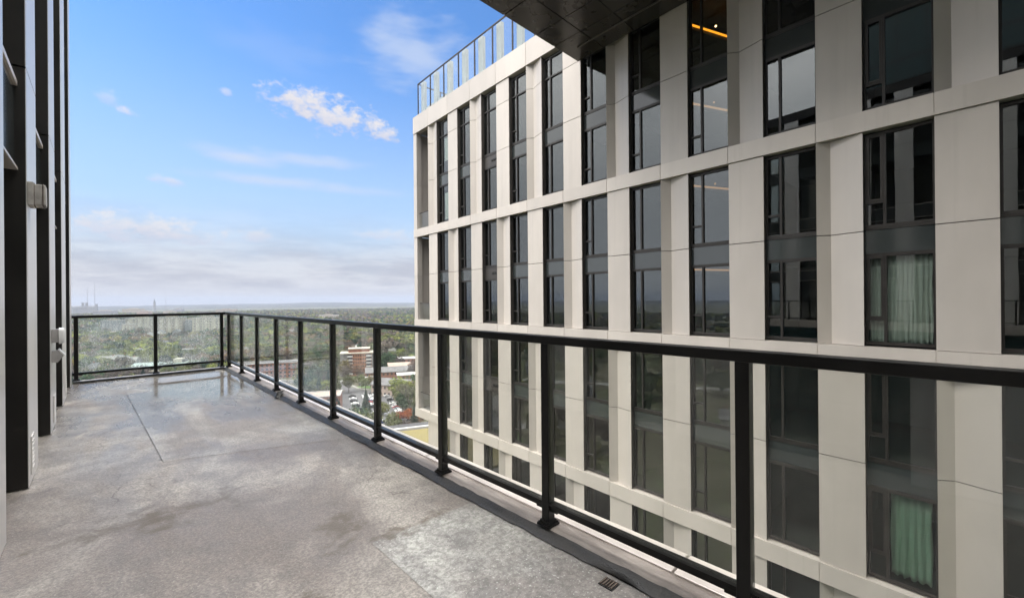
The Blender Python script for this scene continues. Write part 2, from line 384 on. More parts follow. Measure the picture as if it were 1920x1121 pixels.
# ------------------------------------------------------------------ mesh helpers
class MB:
    def __init__(s): s.v = []; s.f = []
    def quad(s, *p):
        i = len(s.v); s.v += [tuple(q) for q in p]; s.f.append(tuple(range(i, i + len(p)))); return s
    def box(s, x0, x1, y0, y1, z0, z1):
        i = len(s.v)
        s.v += [(x0, y0, z0), (x1, y0, z0), (x1, y1, z0), (x0, y1, z0), (x0, y0, z1), (x1, y0, z1), (x1, y1, z1), (x0, y1, z1)]
        s.f += [tuple(i + k for k in q) for q in ((0, 3, 2, 1), (4, 5, 6, 7), (0, 1, 5, 4), (1, 2, 6, 5), (2, 3, 7, 6), (3, 0, 4, 7))]
        return s
    def cbox(s, c, sx, sy, sz): return s.box(c[0] - sx / 2, c[0] + sx / 2, c[1] - sy / 2, c[1] + sy / 2, c[2] - sz / 2, c[2] + sz / 2)
    def prism(s, poly, z0, z1):
        i = len(s.v); k = len(poly)
        s.v += [(p[0], p[1], z0) for p in poly] + [(p[0], p[1], z1) for p in poly]
        s.f.append(tuple(i + j for j in reversed(range(k)))); s.f.append(tuple(i + k + j for j in range(k)))
        for j in range(k): s.f.append((i + j, i + (j + 1) % k, i + k + (j + 1) % k, i + k + j))
        return s
    def tube(s, pts, r0, r1=None, seg=8, cap=True):
        r1 = r0 if r1 is None else r1; N = len(pts); i0 = len(s.v)
        for a, p in enumerate(pts):
            p = Vector(p); d = Vector(pts[min(a + 1, N - 1)]) - Vector(pts[max(a - 1, 0)]); d.normalize()
            x = d.orthogonal().normalized(); y = d.cross(x); r = r0 + (r1 - r0) * a / max(1, N - 1)
            for k in range(seg):
                t = 2 * math.pi * k / seg; s.v.append(tuple(p + x * r * math.cos(t) + y * r * math.sin(t)))
        for a in range(N - 1):
            for k in range(seg):
                s.f.append((i0 + a * seg + k, i0 + a * seg + (k + 1) % seg, i0 + (a + 1) * seg + (k + 1) % seg, i0 + (a + 1) * seg + k))
        if cap:
            s.f.append(tuple(i0 + k for k in reversed(range(seg)))); s.f.append(tuple(i0 + (N - 1) * seg + k for k in range(seg)))
        return s
    def mesh(s, name, material, smooth=False, bevel=0.):
        me = bpy.data.meshes.new(name); me.from_pydata(s.v, [], s.f); me.update()
        if bevel:
            bm = bmesh.new(); bm.from_mesh(me)
            bmesh.ops.bevel(bm, geom=list(bm.edges), offset=bevel, segments=2, affect='EDGES', profile=.5)
            bm.to_mesh(me); bm.free()
        if material is not None: me.materials.append(material)
        if smooth: me.polygons.foreach_set('use_smooth', [True] * len(me.polygons))
        return me
    def build(s, name, material, parent=None, smooth=False, bevel=0.):
        return obj(name, s.mesh(name, material, smooth, bevel), parent)

def obj(name, me, parent=None, loc=None):
    o = bpy.data.objects.new(name, me); COL.objects.link(o)
    if parent is not None: o.parent = parent
    if loc is not None: o.location = loc
    return o
def empty(name, loc=(0, 0, 0), rz=0.):
    o = bpy.data.objects.new(name, None); COL.objects.link(o); o.location = loc; o.rotation_euler = (0, 0, rz); o.empty_display_size = .3
    return o
def tag(o, label, cat, group=None):
    o['label'] = label; o['category'] = cat
    if group: o['group'] = group
    return o
def struct(o): o['kind'] = 'structure'; return o
def copy_tree(o, parent=None):
    c = o.copy(); COL.objects.link(c)
    if parent is not None: c.parent = parent
    for ch in list(o.children): copy_tree(ch, c)
    return c


# ================================================================== GROUND AND HILLS
ZG = -60.0
def ground():
    mb = MB(); NA, rs = 96, [0, 30, 80, 150, 250, 400, 650, 1000, 1600, 2400, 3400, 4600, 6000, 9000]
    mb.v.append((0, 0, ZG))
    for r in rs[1:]:
        for a in range(NA):
            t = 2 * math.pi * a / NA; x, y = r * math.sin(t), r * math.cos(t)
            mb.v.append((x, y, ZG))
    for a in range(NA): mb.f.append((0, 1 + (a + 1) % NA, 1 + a))
    for k in range(len(rs) - 2):
        b0, b1 = 1 + k * NA, 1 + (k + 1) * NA
        for a in range(NA): mb.f.append((b0 + a, b0 + (a + 1) % NA, b1 + (a + 1) % NA, b1 + a))
    struct(mb.build('ground', M['ground']))
ground()
def hills():
    mb = MB(); NA, NR = 400, 14
    a0, a1 = R(-75), R(62)
    for k in range(NR):
        f = k / (NR - 1); r = 4300 + 4200 * f
        for a in range(NA + 1):
            t = a0 + (a1 - a0) * a / NA; x, y = r * math.sin(t), r * math.cos(t); deg = math.degrees(t)
            prof = math.sin(min(1., f / .62) * math.pi / 2) if f < .62 else 1 - .55 * ((f - .62) / .38)
            bulge = 16 * math.exp(-((deg - 19) / 9.) ** 2) + 7 * math.exp(-((deg + 40) / 14.) ** 2)
            h = (16 + bulge + 11 * mnoise.noise(Vector((x * .0011, y * .0011, 2))) + 5 * mnoise.noise(Vector((x * .004, y * .004, 5))) + 3.2 * mnoise.noise(Vector((x * .016, y * .016, 9)))) * prof
            mb.v.append((x, y, ZG + (-2 if k in (0, NR - 1) else h)))
    W = NA + 1
    for k in range(NR - 1):
        for a in range(NA): mb.f.append((k * W + a, k * W + a + 1, (k + 1) * W + a + 1, (k + 1) * W + a))
    struct(mb.build('hills', M['hill']))
hills()

# ================================================================== THE DECK
ZD = -1.31
YE = 9.86
def deck():
    struct(MB().box(-.62, 1.74, -3.2, YE, ZD - .25, ZD).build('terrace_deck', M['deck']))
    d = .002
    # a repaired strip along the middle, and a coarse patch in the near corner
    struct(MB().quad((.373, 4.53, ZD + d), (1.735, 4.02, ZD + d), (1.735, 8.75, ZD + d), (.275, 8.5, ZD + d)).build('deck_overlay', M['patch']))
    struct(MB().quad((1.04, -3.0, ZD + d), (1.735, -3.0, ZD + d), (1.735, 2.17, ZD + d), (1.054, 2.193, ZD + d)).build('deck_overlay', M['patch_coarse']))
    # thin dark joint along the overlays' left and near edges (open sealant line)
    def seam(pts, w):
        mb = MB()
        for (a, b) in zip(pts, pts[1:]):
            a, b = Vector(a), Vector(b); t = (b - a).normalized(); nn = Vector((-t.y, t.x))
            k = 7
            for i in range(k):
                p, q = a.lerp(b, i / k), a.lerp(b, (i + 1) / k)
                w0 = w * (.6 + .8 * random.random())
                mb.quad((p.x - nn.x * w0, p.y - nn.y * w0, ZD + .0075), (p.x + nn.x * w0, p.y + nn.y * w0, ZD + .0075), (q.x + nn.x * w0, q.y + nn.y * w0, ZD + .0075), (q.x - nn.x * w0, q.y - nn.y * w0, ZD + .0075))
        return mb
    mb = seam([(.278, 8.45), (.373, 4.53)], .0018)
    struct(mb.build('deck_seam', M['seal']))
    # kerb: dark sealed edge, brown membrane, pale coping in lengths
    prof = [(1.726, ZD + .0085), (1.742, ZD + .016), (1.760, ZD + .032), (1.780, ZD + .040)]
    def sweep(prof, y0, y1, n, jit):
        mb = MB(); k = len(prof)
        for i in range(n + 1):
            y = y0 + (y1 - y0) * i / n
            for j, (x, z) in enumerate(prof):
                w = jit * mnoise.noise(Vector((j * 3.1, y * 2.3, 1))) + jit * .6 * mnoise.noise(Vector((j * 7.7, y * 9., 4)))
                mb.v.append((x + w, y, z + w * .25))
        for i in range(n):
            for j in range(k - 1): mb.f.append((i * k + j, (i + 1) * k + j, (i + 1) * k + j + 1, i * k + j + 1))
        return mb
    struct(sweep(prof, -3.2, YE, 260, .015).build('kerb_seal', M['seal'], smooth=True))
    prof = [(1.775, ZD + .036), (1.79, ZD + .046), (1.81, ZD + .049), (1.835, ZD + .044), (1.855, ZD + .044), (1.872, ZD + .054), (1.880, ZD + .02)]
    struct(sweep(prof, -3.2, YE + .06, 160, .004).build('kerb', M['kerb'], smooth=True))
    mb = MB(); y = -3.2
    while y < YE + .1:
        y1 = min(y + 2.05, YE + .14); mb.box(1.874, 2.06, y + .006, y1 - .006, ZD - .32, ZD + .062); y = y1
    struct(mb.build('kerb_coping', M['coping'], bevel=.004))
    struct(MB().box(1.742, 1.873, -3.2, YE + .05, ZD - .30, ZD + .015).build('kerb_core', M['seal']))
    # end of the deck
    struct(MB().box(-.30, 1.76, YE + .002, YE + .10, ZD - .25, ZD + .035).build('end_kerb', M['seal']))
    struct(MB().box(-.30, 1.90, YE + .103, YE + .17, ZD - .32, ZD + .03).build('end_coping', M['coping']))
    # drain in the near corner
    t = tag(empty('floor_drain', (1.672, 1.105, ZD + .006)), 'small rusty slotted floor drain beside the kerb in the near corner', 'drain')
    mb = MB()
    for i in range(5): mb.cbox((0, -.028 + .014 * i, .003), .056, .006, .005)
    mb.build('grate', M['strap'], t)
    MB().cbox((0, 0, -.0005), .066, .074, .003).build('sump', M['rubber'], t)
    mb = MB(); mb.v = [(1.70, 6.30, ZD + .03), (1.80, 6.42, ZD + .06), (1.86, 6.50, ZD + .065), (1.80, 6.34, ZD + .10), (1.74, 6.38, ZD + .09), (1.69, 6.36, ZD + .01), (1.73, 6.27, ZD + .005)]
    mb.f = [(0, 1, 4), (1, 2, 3), (1, 3, 4), (0, 4, 5), (0, 5, 6), (6, 3, 0), (3, 6, 4), (6, 5, 4), (0, 3, 2), (0, 2, 1)]
    tag(mb.build('rubber_flap', M['rubber']), 'crumpled black rubber flap lying on the kerb by the puddle', 'flap')
deck()

# ================================================================== RAILINGS
XR, ZB, ZT = 1.811, -1.262, -.205
def post_mesh(h):
    return MB().cbox((0, 0, h / 2), .052, .052, h).mesh('post', M['black_metal'], bevel=.003)
def plate_mesh():
    mb = MB().cbox((0, 0, .006), .09, .09, .012).cbox((0, 0, .02), .066, .066, .018)
    for sx in (-1, 1):
        for sy in (-1, 1): mb.tube([(sx * .036, sy * .036, .012), (sx * .036, sy * .036, .019)], .006, seg=6)
    return mb.mesh('base_plate', M['black_metal'])
def clamp_mesh():
    return MB().box(-.015, .015, -.075, .075, -.012, .008).mesh('rail_clamp', M['black_metal'])
PM, BM, KM = post_mesh(ZT - ZB - .045), plate_mesh(), clamp_mesh()
def railing(name, label, p0, p1, stations, gmat, zb_off=0.):
    """p0 -> p1 in plan; stations are distances of the posts along it"""
    p0, p1 = Vector(p0), Vector(p1); L = (p1 - p0).length; ang = math.atan2(p1.y - p0.y, p1.x - p0.x)
    t = tag(empty(name, (p0.x, p0.y, ZB), ang), label, 'railing')
    H = ZT - ZB
    MB().box(-.03, L + .03, -.032, .032, H - .045, H).build('top_rail', M['black_metal'], t, bevel=.004)
    MB().box(0, L, -.014, .014, .092, .118).box(0, L, -.024, .024, .118, .130).build('bottom_rail', M['black_metal'], t)
    for s in stations:
        p = obj('post', PM, t, (s, 0, 0)); obj('base_plate', BM, p)
        k = obj('rail_clamp', KM, p, (0, 0, .095)); k.rotation_euler = (0, 0, R(90))
    for a, b in zip(stations, stations[1:]):
        MB().box(a + .028, b - .028, -.006, .006, .1315, H - .046).build('glass_panel', gmat, t)
    return t
ys = [8.733 - 1.0202 * k for k in range(-1, 11)]
side = railing('guard_railing', 'long black metal railing with clear glass panels along the right of the deck', (XR, YE + .02), (XR, -1.75), [YE + .02 - y for y in ys], M['rail_glass'])
endr = railing('guard_railing', 'short black railing with rain spotted glass across the far end of the deck', (-.325, 9.909), (1.76, 9.909), [.06, 1.053, 2.044], M['wet_glass'])

# ================================================================== NEAR BUILDING (left wall)
XW = -.352
def near_building():
    t = tag(empty('near_building', (-.312, 9.9, ZG), -.0085), 'building on the left whose pale metal piers and dark recesses line the deck', 'building')
    up = -ZG
    def part(name, mb, m, parent=t, **k):
        o = mb.build(name, m, parent, **k)
        if parent is t: o.location = (.35, -9.9, up)
        return o
    ZTOP, ZJ = 10.4, 1.665
    starts = [(-3.76, -3.11), (-2.1, -1.45), (-.44, .21), (1.22, 1.87), (2.90, 3.60), (4.553, 5.12), (6.246, 6.88), (7.869, 8.60), (9.508, 9.90)]
    zlev = [ZD + .004, ZJ, ZJ + 3., ZJ + 6., ZTOP]
    for (y0, y1) in starts:
        mb = MB()
        for a, b in zip(zlev, zlev[1:]): mb.box(XW - .004, XW, y0 + .001, y1, a + .006, b - .006)
        part('pier_panel', mb, M['near_panel'])
        # the brown return faces of the pier and its core
        mb = MB()
        for a, b in zip(zlev, zlev[1:]): mb.box(XW - .30, XW - .005, y0, y1 - .003, a + .005, b - .007)
        part('pier_return', mb, M['bronze'])
    # recesses
    ends = [(a[1], b[0]) for a, b in zip(starts, starts[1:])]
    for (y0, y1) in ends:
        for (za, zb) in ((ZD + .08, .93), (1.56, 3.9), (4.55, 6.9), (7.5, 10.2)):
            w = MB()
            for (a, b, c, d) in ((y0, y0 + .05, za, zb), (y1 - .05, y1, za, zb), (y0 + .05, y1 - .05, za, za + .06), (y0 + .05, y1 - .05, zb - .06, zb)):
                w.box(XW - .27, XW - .20, a, b, c, d)
            wo = part('window', w, M['frame'])
            g = MB(); g.box(XW - .245, XW - .235, y0 + .05, y1 - .05, za + .06, zb - .06)
            g.build('pane', M['pane'], wo)
        for (za, zb) in ((.95, 1.52), (3.92, 4.52), (6.92, 7.48)): part('spandrel', MB().box(XW - .28, XW - .055, y0 + .004, y1 - .004, za, zb), M['spandrel'])
        for (za, zb) in ((.932, .949), (1.521, 1.556), (3.902, 3.919), (4.521, 4.546)): part('sill', MB().box(XW - .27, XW - .04, y0 + .003, y1 - .003, za, zb), M['coping'])
        part('threshold', MB().box(XW - .29, XW - .18, y0 + .004, y1 - .004, ZD + .003, ZD + .078), M['bronze'])
    # corner return to the north, the body behind, parapet
    part('corner_panel', MB().box(XW - .62, XW - .021, 9.90, 9.925, ZD + .01, ZTOP), M['near_panel'])
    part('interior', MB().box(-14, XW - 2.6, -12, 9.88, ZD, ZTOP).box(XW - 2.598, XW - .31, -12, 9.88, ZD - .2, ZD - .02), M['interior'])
    part('roof', MB().box(-14, XW + .01, -12, 9.93, ZTOP + .003, ZTOP + .5), M['bronze'])
    part('lower_storeys', MB().box(-14, 2.05, -14, 9.95, ZG, ZD - .34), M['curtain_wall'])
    part('upper_tower', MB().box(-17, -7.5, -32, 7.0, ZTOP + .51, 22), M['curtain_wall'])  # unseen block added to shade the facade and cut sky from its windows
    part('rear_wing', MB().box(-7.49, 13.2, -36, -19, ZD - .3, 34), M['curtain_wall'])  # out of view, added to darken the folded piers and right-hand windows
    part('upper_wall', MB().box(-14, XW, -12, -3.78, ZD + .01, ZTOP), M['near_panel'])
near_building()

def xw(y): return -.3138 + .0085 * (y - 9.9)
def wall_gear():
    # junction box on the first pier
    t = tag(empty('junction_box', (xw(4.64), 4.64, .785)), 'weathered grey electrical box with rusty straps high on the left wall', 'electrical box')
    MB().box(.001, .088, -.055, .075, -.075, .072).build('housing', M['box_grey'], t, bevel=.006)
    MB().box(.0005, .03, -.075, .095, -.085, .082).build('back_plate', M['box_grey'], t, bevel=.004)
    for x in (.028, .072):
        MB().box(x, x + .005, -.058, .078, -.083, .079).build('strap', M['strap'], t)
    MB().box(.02, .034, -.064, -.058, -.02, .012).build('latch', M['strap'], t)
    # bulkhead light on the second pier
    t = tag(empty('wall_light', (xw(6.4), 6.40, -.335)), 'grey wall light with a white rounded lens, above the angled floodlight', 'light')
    MB().box(.001, .052, -.055, .055, -.065, .068).build('bracket', M['fixture_grey'], t, bevel=.004)
    mb = MB(); seg = 10
    prof = [(.052, 1.0), (.075, 1.0), (.088, .9), (.094, .6), (.095, .05)]
    for (x, k) in prof:
        for i in range(seg * 2):
            a = 2 * math.pi * i / (seg * 2); cx, sx = math.cos(a), math.sin(a)
            p = lambda q: math.copysign(abs(q) ** .45, q)
            mb.v.append((x, .062 * k * p(cx), .082 * k * p(sx)))
    for j in range(len(prof) - 1):
        for i in range(seg * 2): mb.f.append((j * 20 + i, j * 20 + (i + 1) % 20, (j + 1) * 20 + (i + 1) % 20, (j + 1) * 20 + i))
    mb.f.append(tuple(80 + i for i in range(20)))
    mb.build('lens', M['lens'], t, smooth=True)
    t = tag(empty('wall_light', (xw(6.4), 6.40, -.545)), 'small wedge shaped floodlight below the rounded wall light', 'light')
    mb = MB(); poly = [(.001, -.055), (.042, -.06), (.085, .005), (.05, .062), (.001, .06)]
    for y in (-.05, .05): mb.v += [(x, y, z) for x, z in poly]
    mb.f = [(0, 1, 2, 3, 4), (9, 8, 7, 6, 5)] + [(i, 5 + i, 5 + (i + 1) % 5, (i + 1) % 5) for i in range(5)]
    mb.build('housing', M['fixture_grey'], t)
    mb = MB(); a, b = Vector((.085, 0, .005)), Vector((.042, 0, .07)); nrm = Vector((.83, 0, .55))
    mb.v = []
    for q in (a - nrm * .0 + Vector((.002, 0, .001)), b + Vector((.002, 0, .001))):
        for y in (-.054, .054):
            mb.v += [tuple(q + Vector((0, y, 0))), tuple(q + nrm * .012 + Vector((0, y, 0)))]
    mb.f = [(0, 1, 3, 2), (4, 6, 7, 5), (0, 4, 5, 1), (2, 3, 7, 6), (1, 5, 7, 3), (0, 2, 6, 4)]
    mb.build('lens', M['lens'], t)
    for i, (y, w) in enumerate(((4.74, .15), (6.62, .2), (8.38, .24))):
        t = tag(empty('vent_plate', (xw(y), y, ZD + .215)), ['white vent plate at the foot of the nearest bright pier', 'white vent plate at the foot of the pier under the wall lights', 'white vent plate at the foot of the pier nearest the end railing'][i], 'vent', 'white vent plates along the foot of the left wall')
        MB().box(.001, .006, -w / 2, w / 2, -.15, .13).build('plate', M['white_trim'], t, bevel=.002)
        mb = MB()
        for k in range(7): mb.box(.0062, .009, -w * .36, w * .36, -.11 + .032 * k, -.098 + .032 * k)
        mb.build('louvre', M['white_trim'], t)
wall_gear()

# ================================================================== TOWER OPPOSITE
PHI = R(3.0379); D = 14.0
TX, TA = (math.cos(PHI) * D, -math.sin(PHI) * D), -(math.pi / 2 + PHI)
B, X0 = 2.3198, -24.2225            # local x of joint k = X0 + k*B; local y goes into the building; z is absolute
def jx(k): return X0 + k * B
NB = 12
BANDS = [(11.1837, 12.3042), (4.2165, 4.7358), (-1.8303, -1.2881), (-7.794, -7.2549), (-13.75, -13.2)]
ROWS = [(4.7358, 11.1837), (-1.2881, 4.2165), (-7.2549, -1.8303), (-13.2, -7.794)]
XC = -26.17                          # left corner
tower = None
def tower_build():
    global tower
    T = tower = tag(empty('residential_tower', (TX[0], TX[1], ZG), TA), 'tall residential tower of pale metal piers and dark windows facing the deck', 'building')
    up = -ZG
    def put(name, me, parent=T, loc=(0, 0, 0)):
        return obj(name, me, parent, (loc[0], loc[1], loc[2] + (up if parent is T else 0)))
    # floor bands in panel lengths
    for bi, (z0, z1) in enumerate(BANDS):
        mb = MB(); xs = ([XC] if bi < 4 else []) + [jx(k) for k in range(NB + 1)]
        for a, b in zip(xs, xs[1:]): mb.box(a + .010, b - .010, 0, .30, z0, z1)
        mb.box((XC if bi < 4 else jx(0)) + .01, jx(NB), .02, .28, z0 + .004, z1 - .004)
        put('floor_band', mb.mesh('floor_band', M['panel']))
    FACE, FOLD, GL = .05, .23, .27
    XWIN = .43 * B
    for r, (z0, z1) in enumerate(ROWS):
        zj = z0 + 2.955
        segs = [(z0 + .012, zj - .011), (zj + .011, z1 - .014)]
        if r == 0: segs = [(z0 + .012, zj - .011), (zj + .011, z0 + 5.29), (z0 + 5.312, z1 - .014)]
        for kind in (0, 1):
            mb = MB()
            for (a, b) in segs:
                if kind == 0: mb.prism([(0, FACE), (XWIN, FACE), (XWIN, FACE + .03), (0, FACE + .03)], a, b)
                else: mb.prism([(0, .02), (.12 * B, FOLD), (XWIN, FACE), (XWIN, FACE + .03), (.12 * B, FOLD + .03), (0, .05)], a, b)
            me = mb.mesh('pier', M['panel'])
            rv = MB()
            for (a, b) in segs:
                # brown side returns of the pier, facing the windows
                rv.box(XWIN - .03, XWIN - .003, FACE + .031, .42, a, b)
                rv.box(.003, .03, FACE + .055, .42, a, b)
            rme = rv.mesh('pier_return', M['reveal'])
            for k in range(NB):
                if (k % 2 == 1) == (r % 2 == 1): kk = 1
                else: kk = 0
                # rows alternate: folded piers on odd joints in the second row, on even joints in the first
                if kk != kind: continue
                p = put('pier', me, T, (jx(k), 0, 0)); obj('pier_return', rme, p)
        # windows: two storeys a row
        floors = [(z0 + .05, z0 + 2.36), (z0 + 3.04, (z1 - .05) if r else z1 - .12)]
        for fi, (a, b) in enumerate(floors):
            W0, W1 = XWIN + .005, B - .002
            for typ in range(3):
                fr = MB(); y0, y1 = GL - .055, GL + .06; e = .05
                xm = W0 + .30 * (W1 - W0)
                fr.box(W0, W0 + e, y0, y1, a, b).box(W1 - e, W1, y0, y1, a, b).box(W0 + e, W1 - e, y0, y1, a, a + .075).box(W0 + e, W1 - e, y0, y1, b - .06, b)
                fr.box(xm - .03, xm + .03, y0, y1, a + .075, b - .06)
                if typ == 1 or typ == 2:
                    fr.box(W0 + e, xm - .03, y0, y1, a + .62, a + .68)
                if typ == 2:      # opening sash in the left light
                    q0, q1, zz0, zz1 = W0 + e, xm - .03, a + .68, b - .06
                    fr.box(q0, q0 + .05, y0 - .012, y0 - .001, zz0, zz1).box(q1 - .05, q1, y0 - .012, y0 - .001, zz0, zz1).box(q0 + .05, q1 - .05, y0 - .012, y0 - .001, zz0, zz0 + .05).box(q0 + .05, q1 - .05, y0 - .012, y0 - .001, zz1 - .05, zz1)
                if r == 0 and fi == 1: fr.box(W0 + e, W1 - e, y0, y1, b - .95, b - .89)
                fme = fr.mesh('window', M['frame'])
                gm = MB(); gm.box(W0 + e, xm - .03, GL, GL + .008, a + .075, b - .06).box(xm + .03, W1 - e, GL + .002, GL + .01, a + .075, b - .06)
                gme = gm.mesh('pane', M['pane'])
                for k in range(NB):
                    ty = 2 if k in (9, 11) else (1 if k % 2 == 1 or (r + k) % 3 == 0 else 0)
                    if ty != typ: continue
                    w = put('window', fme, T, (jx(k), 0, 0)); obj('pane', gme, w)
        # spandrel between the storeys
        a, b = floors[0][1] + .003, floors[1][0] - .003
        sme = MB().box(XWIN + .005, B - .002, GL - .03, GL + .03, a + .03, b - .05).mesh('spandrel', M['spandrel'])
        mme = MB().box(XWIN + .005, B - .002, GL - .03, GL + .03, a + .03, b - .05).mesh('spandrel', M['spandrel_metal'])
        fme = MB().box(XWIN + .005, B - .002, GL - .05, GL + .05, a, a + .028).box(XWIN + .005, B - .002, GL - .05, GL + .05, b - .048, b).mesh('spandrel_trim', M['frame'])
        vm = MB()
        for i in range(3): vm.tube([(B - .62 + .16 * i, GL - .075, (a + b) / 2), (B - .62 + .16 * i, GL - .031, (a + b) / 2)], .06, .075, 10)
        vme = vm.mesh('exhaust_vent', M['rubber'])
        for k in range(NB):
            s = put('spandrel', mme if k == 2 else sme, T, (jx(k), 0, 0)); obj('spandrel_trim', fme, s)
            if k == 2: obj('exhaust_vent', vme, s)
    # corner: recessed loggias behind an end wall
    mb = MB(); 
    for r, (z0, z1) in enumerate(ROWS[:3]):
        zj = z0 + 2.955
        for a, b in ((z0 + .004, zj - .007), (zj + .007, z1 - .006)):
            mb.box(XC, XC + .42, .035, .40, a, b); mb.box(XC + .01, XC + .24, .401, 2.2, a, b); mb.box(XC + .241, XC + .30, .401, 1.49, a, b)
    put('end_wall', mb.mesh('end_wall', M['panel']))
    for r, (z0, z1) in enumerate(ROWS[:3]):
        put('loggia_back', MB().box(XC + .241, jx(0) + .4, 1.5, 1.6, z0, z1).mesh('loggia_back', M['reveal']))
        put('loggia_guard', MB().box(XC + .43, jx(0) + .002, .22, .235, z0 + .05, z0 + 1.05).mesh('loggia_guard', M['guard_glass']))
        put('loggia_rail', MB().box(XC + .425, jx(0) + .002, .21, .245, z0 + 1.051, z0 + 1.09).mesh('loggia_rail', M['frame']))
    # body: floors, core, ends
    fl = MB()
    for (z0, z1) in ROWS:
        fl.box(jx(0) + .36, jx(NB) - .01, .43, 5.2, z0 + 2.42, z0 + 2.98)
    for bi, (z0, z1) in enumerate(BANDS): fl.box(XC + .25 if bi < 4 else jx(0) + .02, jx(NB) - .01, .302, 5.2, z0 + .02, z1 - .02)
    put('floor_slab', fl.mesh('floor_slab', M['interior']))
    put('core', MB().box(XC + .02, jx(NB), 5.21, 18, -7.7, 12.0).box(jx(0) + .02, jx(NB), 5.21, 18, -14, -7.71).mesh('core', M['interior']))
    pt = MB()
    for k in range(0, NB + 1):
        if k == 7: continue
        for (z0, z1) in ROWS:
            pt.box(jx(k) + .35, jx(k) + .47, .43, 5.2, z0 + .01, z0 + 2.41); pt.box(jx(k) + .35, jx(k) + .47, .43, 5.2, z0 + 2.99, z1 - .01)
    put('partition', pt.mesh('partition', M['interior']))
    put('roof', MB().box(XC + .3, jx(NB), .31, 18, 12.01, 12.12).mesh('roof', M['roof_grey']))
    put('side_wall', MB().box(jx(NB) + .002, jx(NB) + .4, 0, 18, ZG, 12.3).box(XC, XC + .30, 2.21, 18, -7.78, 12.3).box(jx(0) - .3, jx(0) - .005, .06, 18, -14, -7.8).mesh('side_wall', M['panel']))
    put('lower_storeys', MB().box(jx(0), jx(NB), .12, 18, ZG, -14.02).mesh('lower_storeys', M['panel']))
    # roof guard of glass
    g = tag(empty('roof_guard', (TX[0], TX[1], 12.3), TA), 'glass guard with slim dark posts along the tower roof edge', 'railing')
    ps = MB(); gl = []
    xs = [-26.0 + 1.625 * i for i in range(24)]
    pm = MB().box(-.035, .035, .30, .36, .0, 2.3).mesh('post', M['frame'])
    for x in xs: obj('post', pm, g, (x, 0, 0))
    MB().box(xs[0] - .03, xs[-1] + .03, .295, .365, 2.301, 2.36).box(xs[0] - .03, xs[0] + .04, .366, 9., 2.301, 2.36).build('top_rail', M['frame'], g)
    gme = MB().box(.05, 1.575, .324, .336, .03, 2.29).mesh('glass_panel', M['guard_glass'])
    for x in xs[:-1]: obj('glass_panel', gme, g, (x, 0, 0))
    for i in range(5): 
        MB().box(xs[0] - .006, xs[0] + .006, .45 + 1.7 * i, 2.05 + 1.7 * i, .03, 2.29).build('glass_panel', M['guard_glass'], g)
        obj('post', pm, g, (xs[0], .06 + 1.7 * (i + 1), 0))
    # pale strips added behind the guard to imitate reflections in its panes
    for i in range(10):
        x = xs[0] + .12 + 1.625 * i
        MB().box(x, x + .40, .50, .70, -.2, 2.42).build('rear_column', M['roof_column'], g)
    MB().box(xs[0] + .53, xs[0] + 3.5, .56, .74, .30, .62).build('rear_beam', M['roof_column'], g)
tower_build()

def local(x, y, z): return Matrix.Translation((TX[0], TX[1], 0)) @ Matrix.Rotation(TA, 4, 'Z') @ Vector((x, y, z))
def curtain(x0, x1, y, z0, z1, label, folds, amp, seed, group=None, lean=0.):
    rnd = random.Random(seed); mb = MB(); NX, NZ = folds * 8, 14
    for j in range(NZ + 1):
        f = j / NZ; z = z1 + (z0 - z1) * f
        for i in range(NX + 1):
            u = i / NX; x = x0 + (x1 - x0) * u + lean * f * (u - .5)
            a = amp * (.45 + .75 * f)
            yy = y + a * math.sin(u * folds * 2 * math.pi + .5 * math.sin(u * 17 + seed)) + a * .35 * math.sin(u * folds * 4.7 + 2 * f + seed)
            mb.v.append((x + .012 * math.sin(9 * f + i), yy, z + (.02 * math.sin(u * folds * 6.28) if j == NZ else 0)))
    W = NX + 1
    for j in range(NZ):
        for i in range(NX): mb.f.append((j * W + i, j * W + i + 1, (j + 1) * W + i + 1, (j + 1) * W + i))
    o = mb.build('curtain', M['curtain_mint' if 'mint' in label else 'curtain'], smooth=True)
    so = o.modifiers.new('cloth', 'SOLIDIFY'); so.thickness = .004
    o.location = (TX[0], TX[1], 0); o.rotation_euler = (0, 0, TA)
    return tag(o, label, 'curtain', group)
XL = .43 * B
curtain(jx(9) + XL + .42, jx(10) - .06, .38, -1.22, 1.02, 'long pale green curtain with loose folds in the big pane just above the railing', 9, .035, 3, 'curtains in the tower windows')
curtain(jx(9) + XL + .07, jx(9) + XL + .36, .38, -1.22, .98, 'narrow pale curtain in the opening side light beside the long loose curtain', 4, .025, 5, 'curtains in the tower windows')
curtain(jx(9) + XL + .44, jx(10) - .12, .38, -7.02, -4.93, 'short plain mint green curtain behind the railing glass, low on the right', 5, .035, 8, 'curtains in the tower windows')
curtain(jx(4) + 2.0, jx(5) - .10, .50, -4.10, -1.90, 'gathered pale curtain at the pane edge near the middle railing post', 3, .03, 12, 'curtains in the tower windows', -.12)
for i, (z0, z1) in enumerate(((8.6, 10.0), (5.0, 6.6))):  # pale panels added behind the glass, standing in for bright reflections
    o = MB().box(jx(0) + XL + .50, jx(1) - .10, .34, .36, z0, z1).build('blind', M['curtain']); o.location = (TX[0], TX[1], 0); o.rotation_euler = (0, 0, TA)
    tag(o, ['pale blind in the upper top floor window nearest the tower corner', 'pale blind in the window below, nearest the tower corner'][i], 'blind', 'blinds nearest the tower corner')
LBL = ['bright amber cove light strip glowing in the top dark window below the canopy', 'faint amber cove light strip in the window below the bright one', 'thin amber cove light strip in the window row under the band', 'faint amber cove light strip at the head of the window just above the railing']
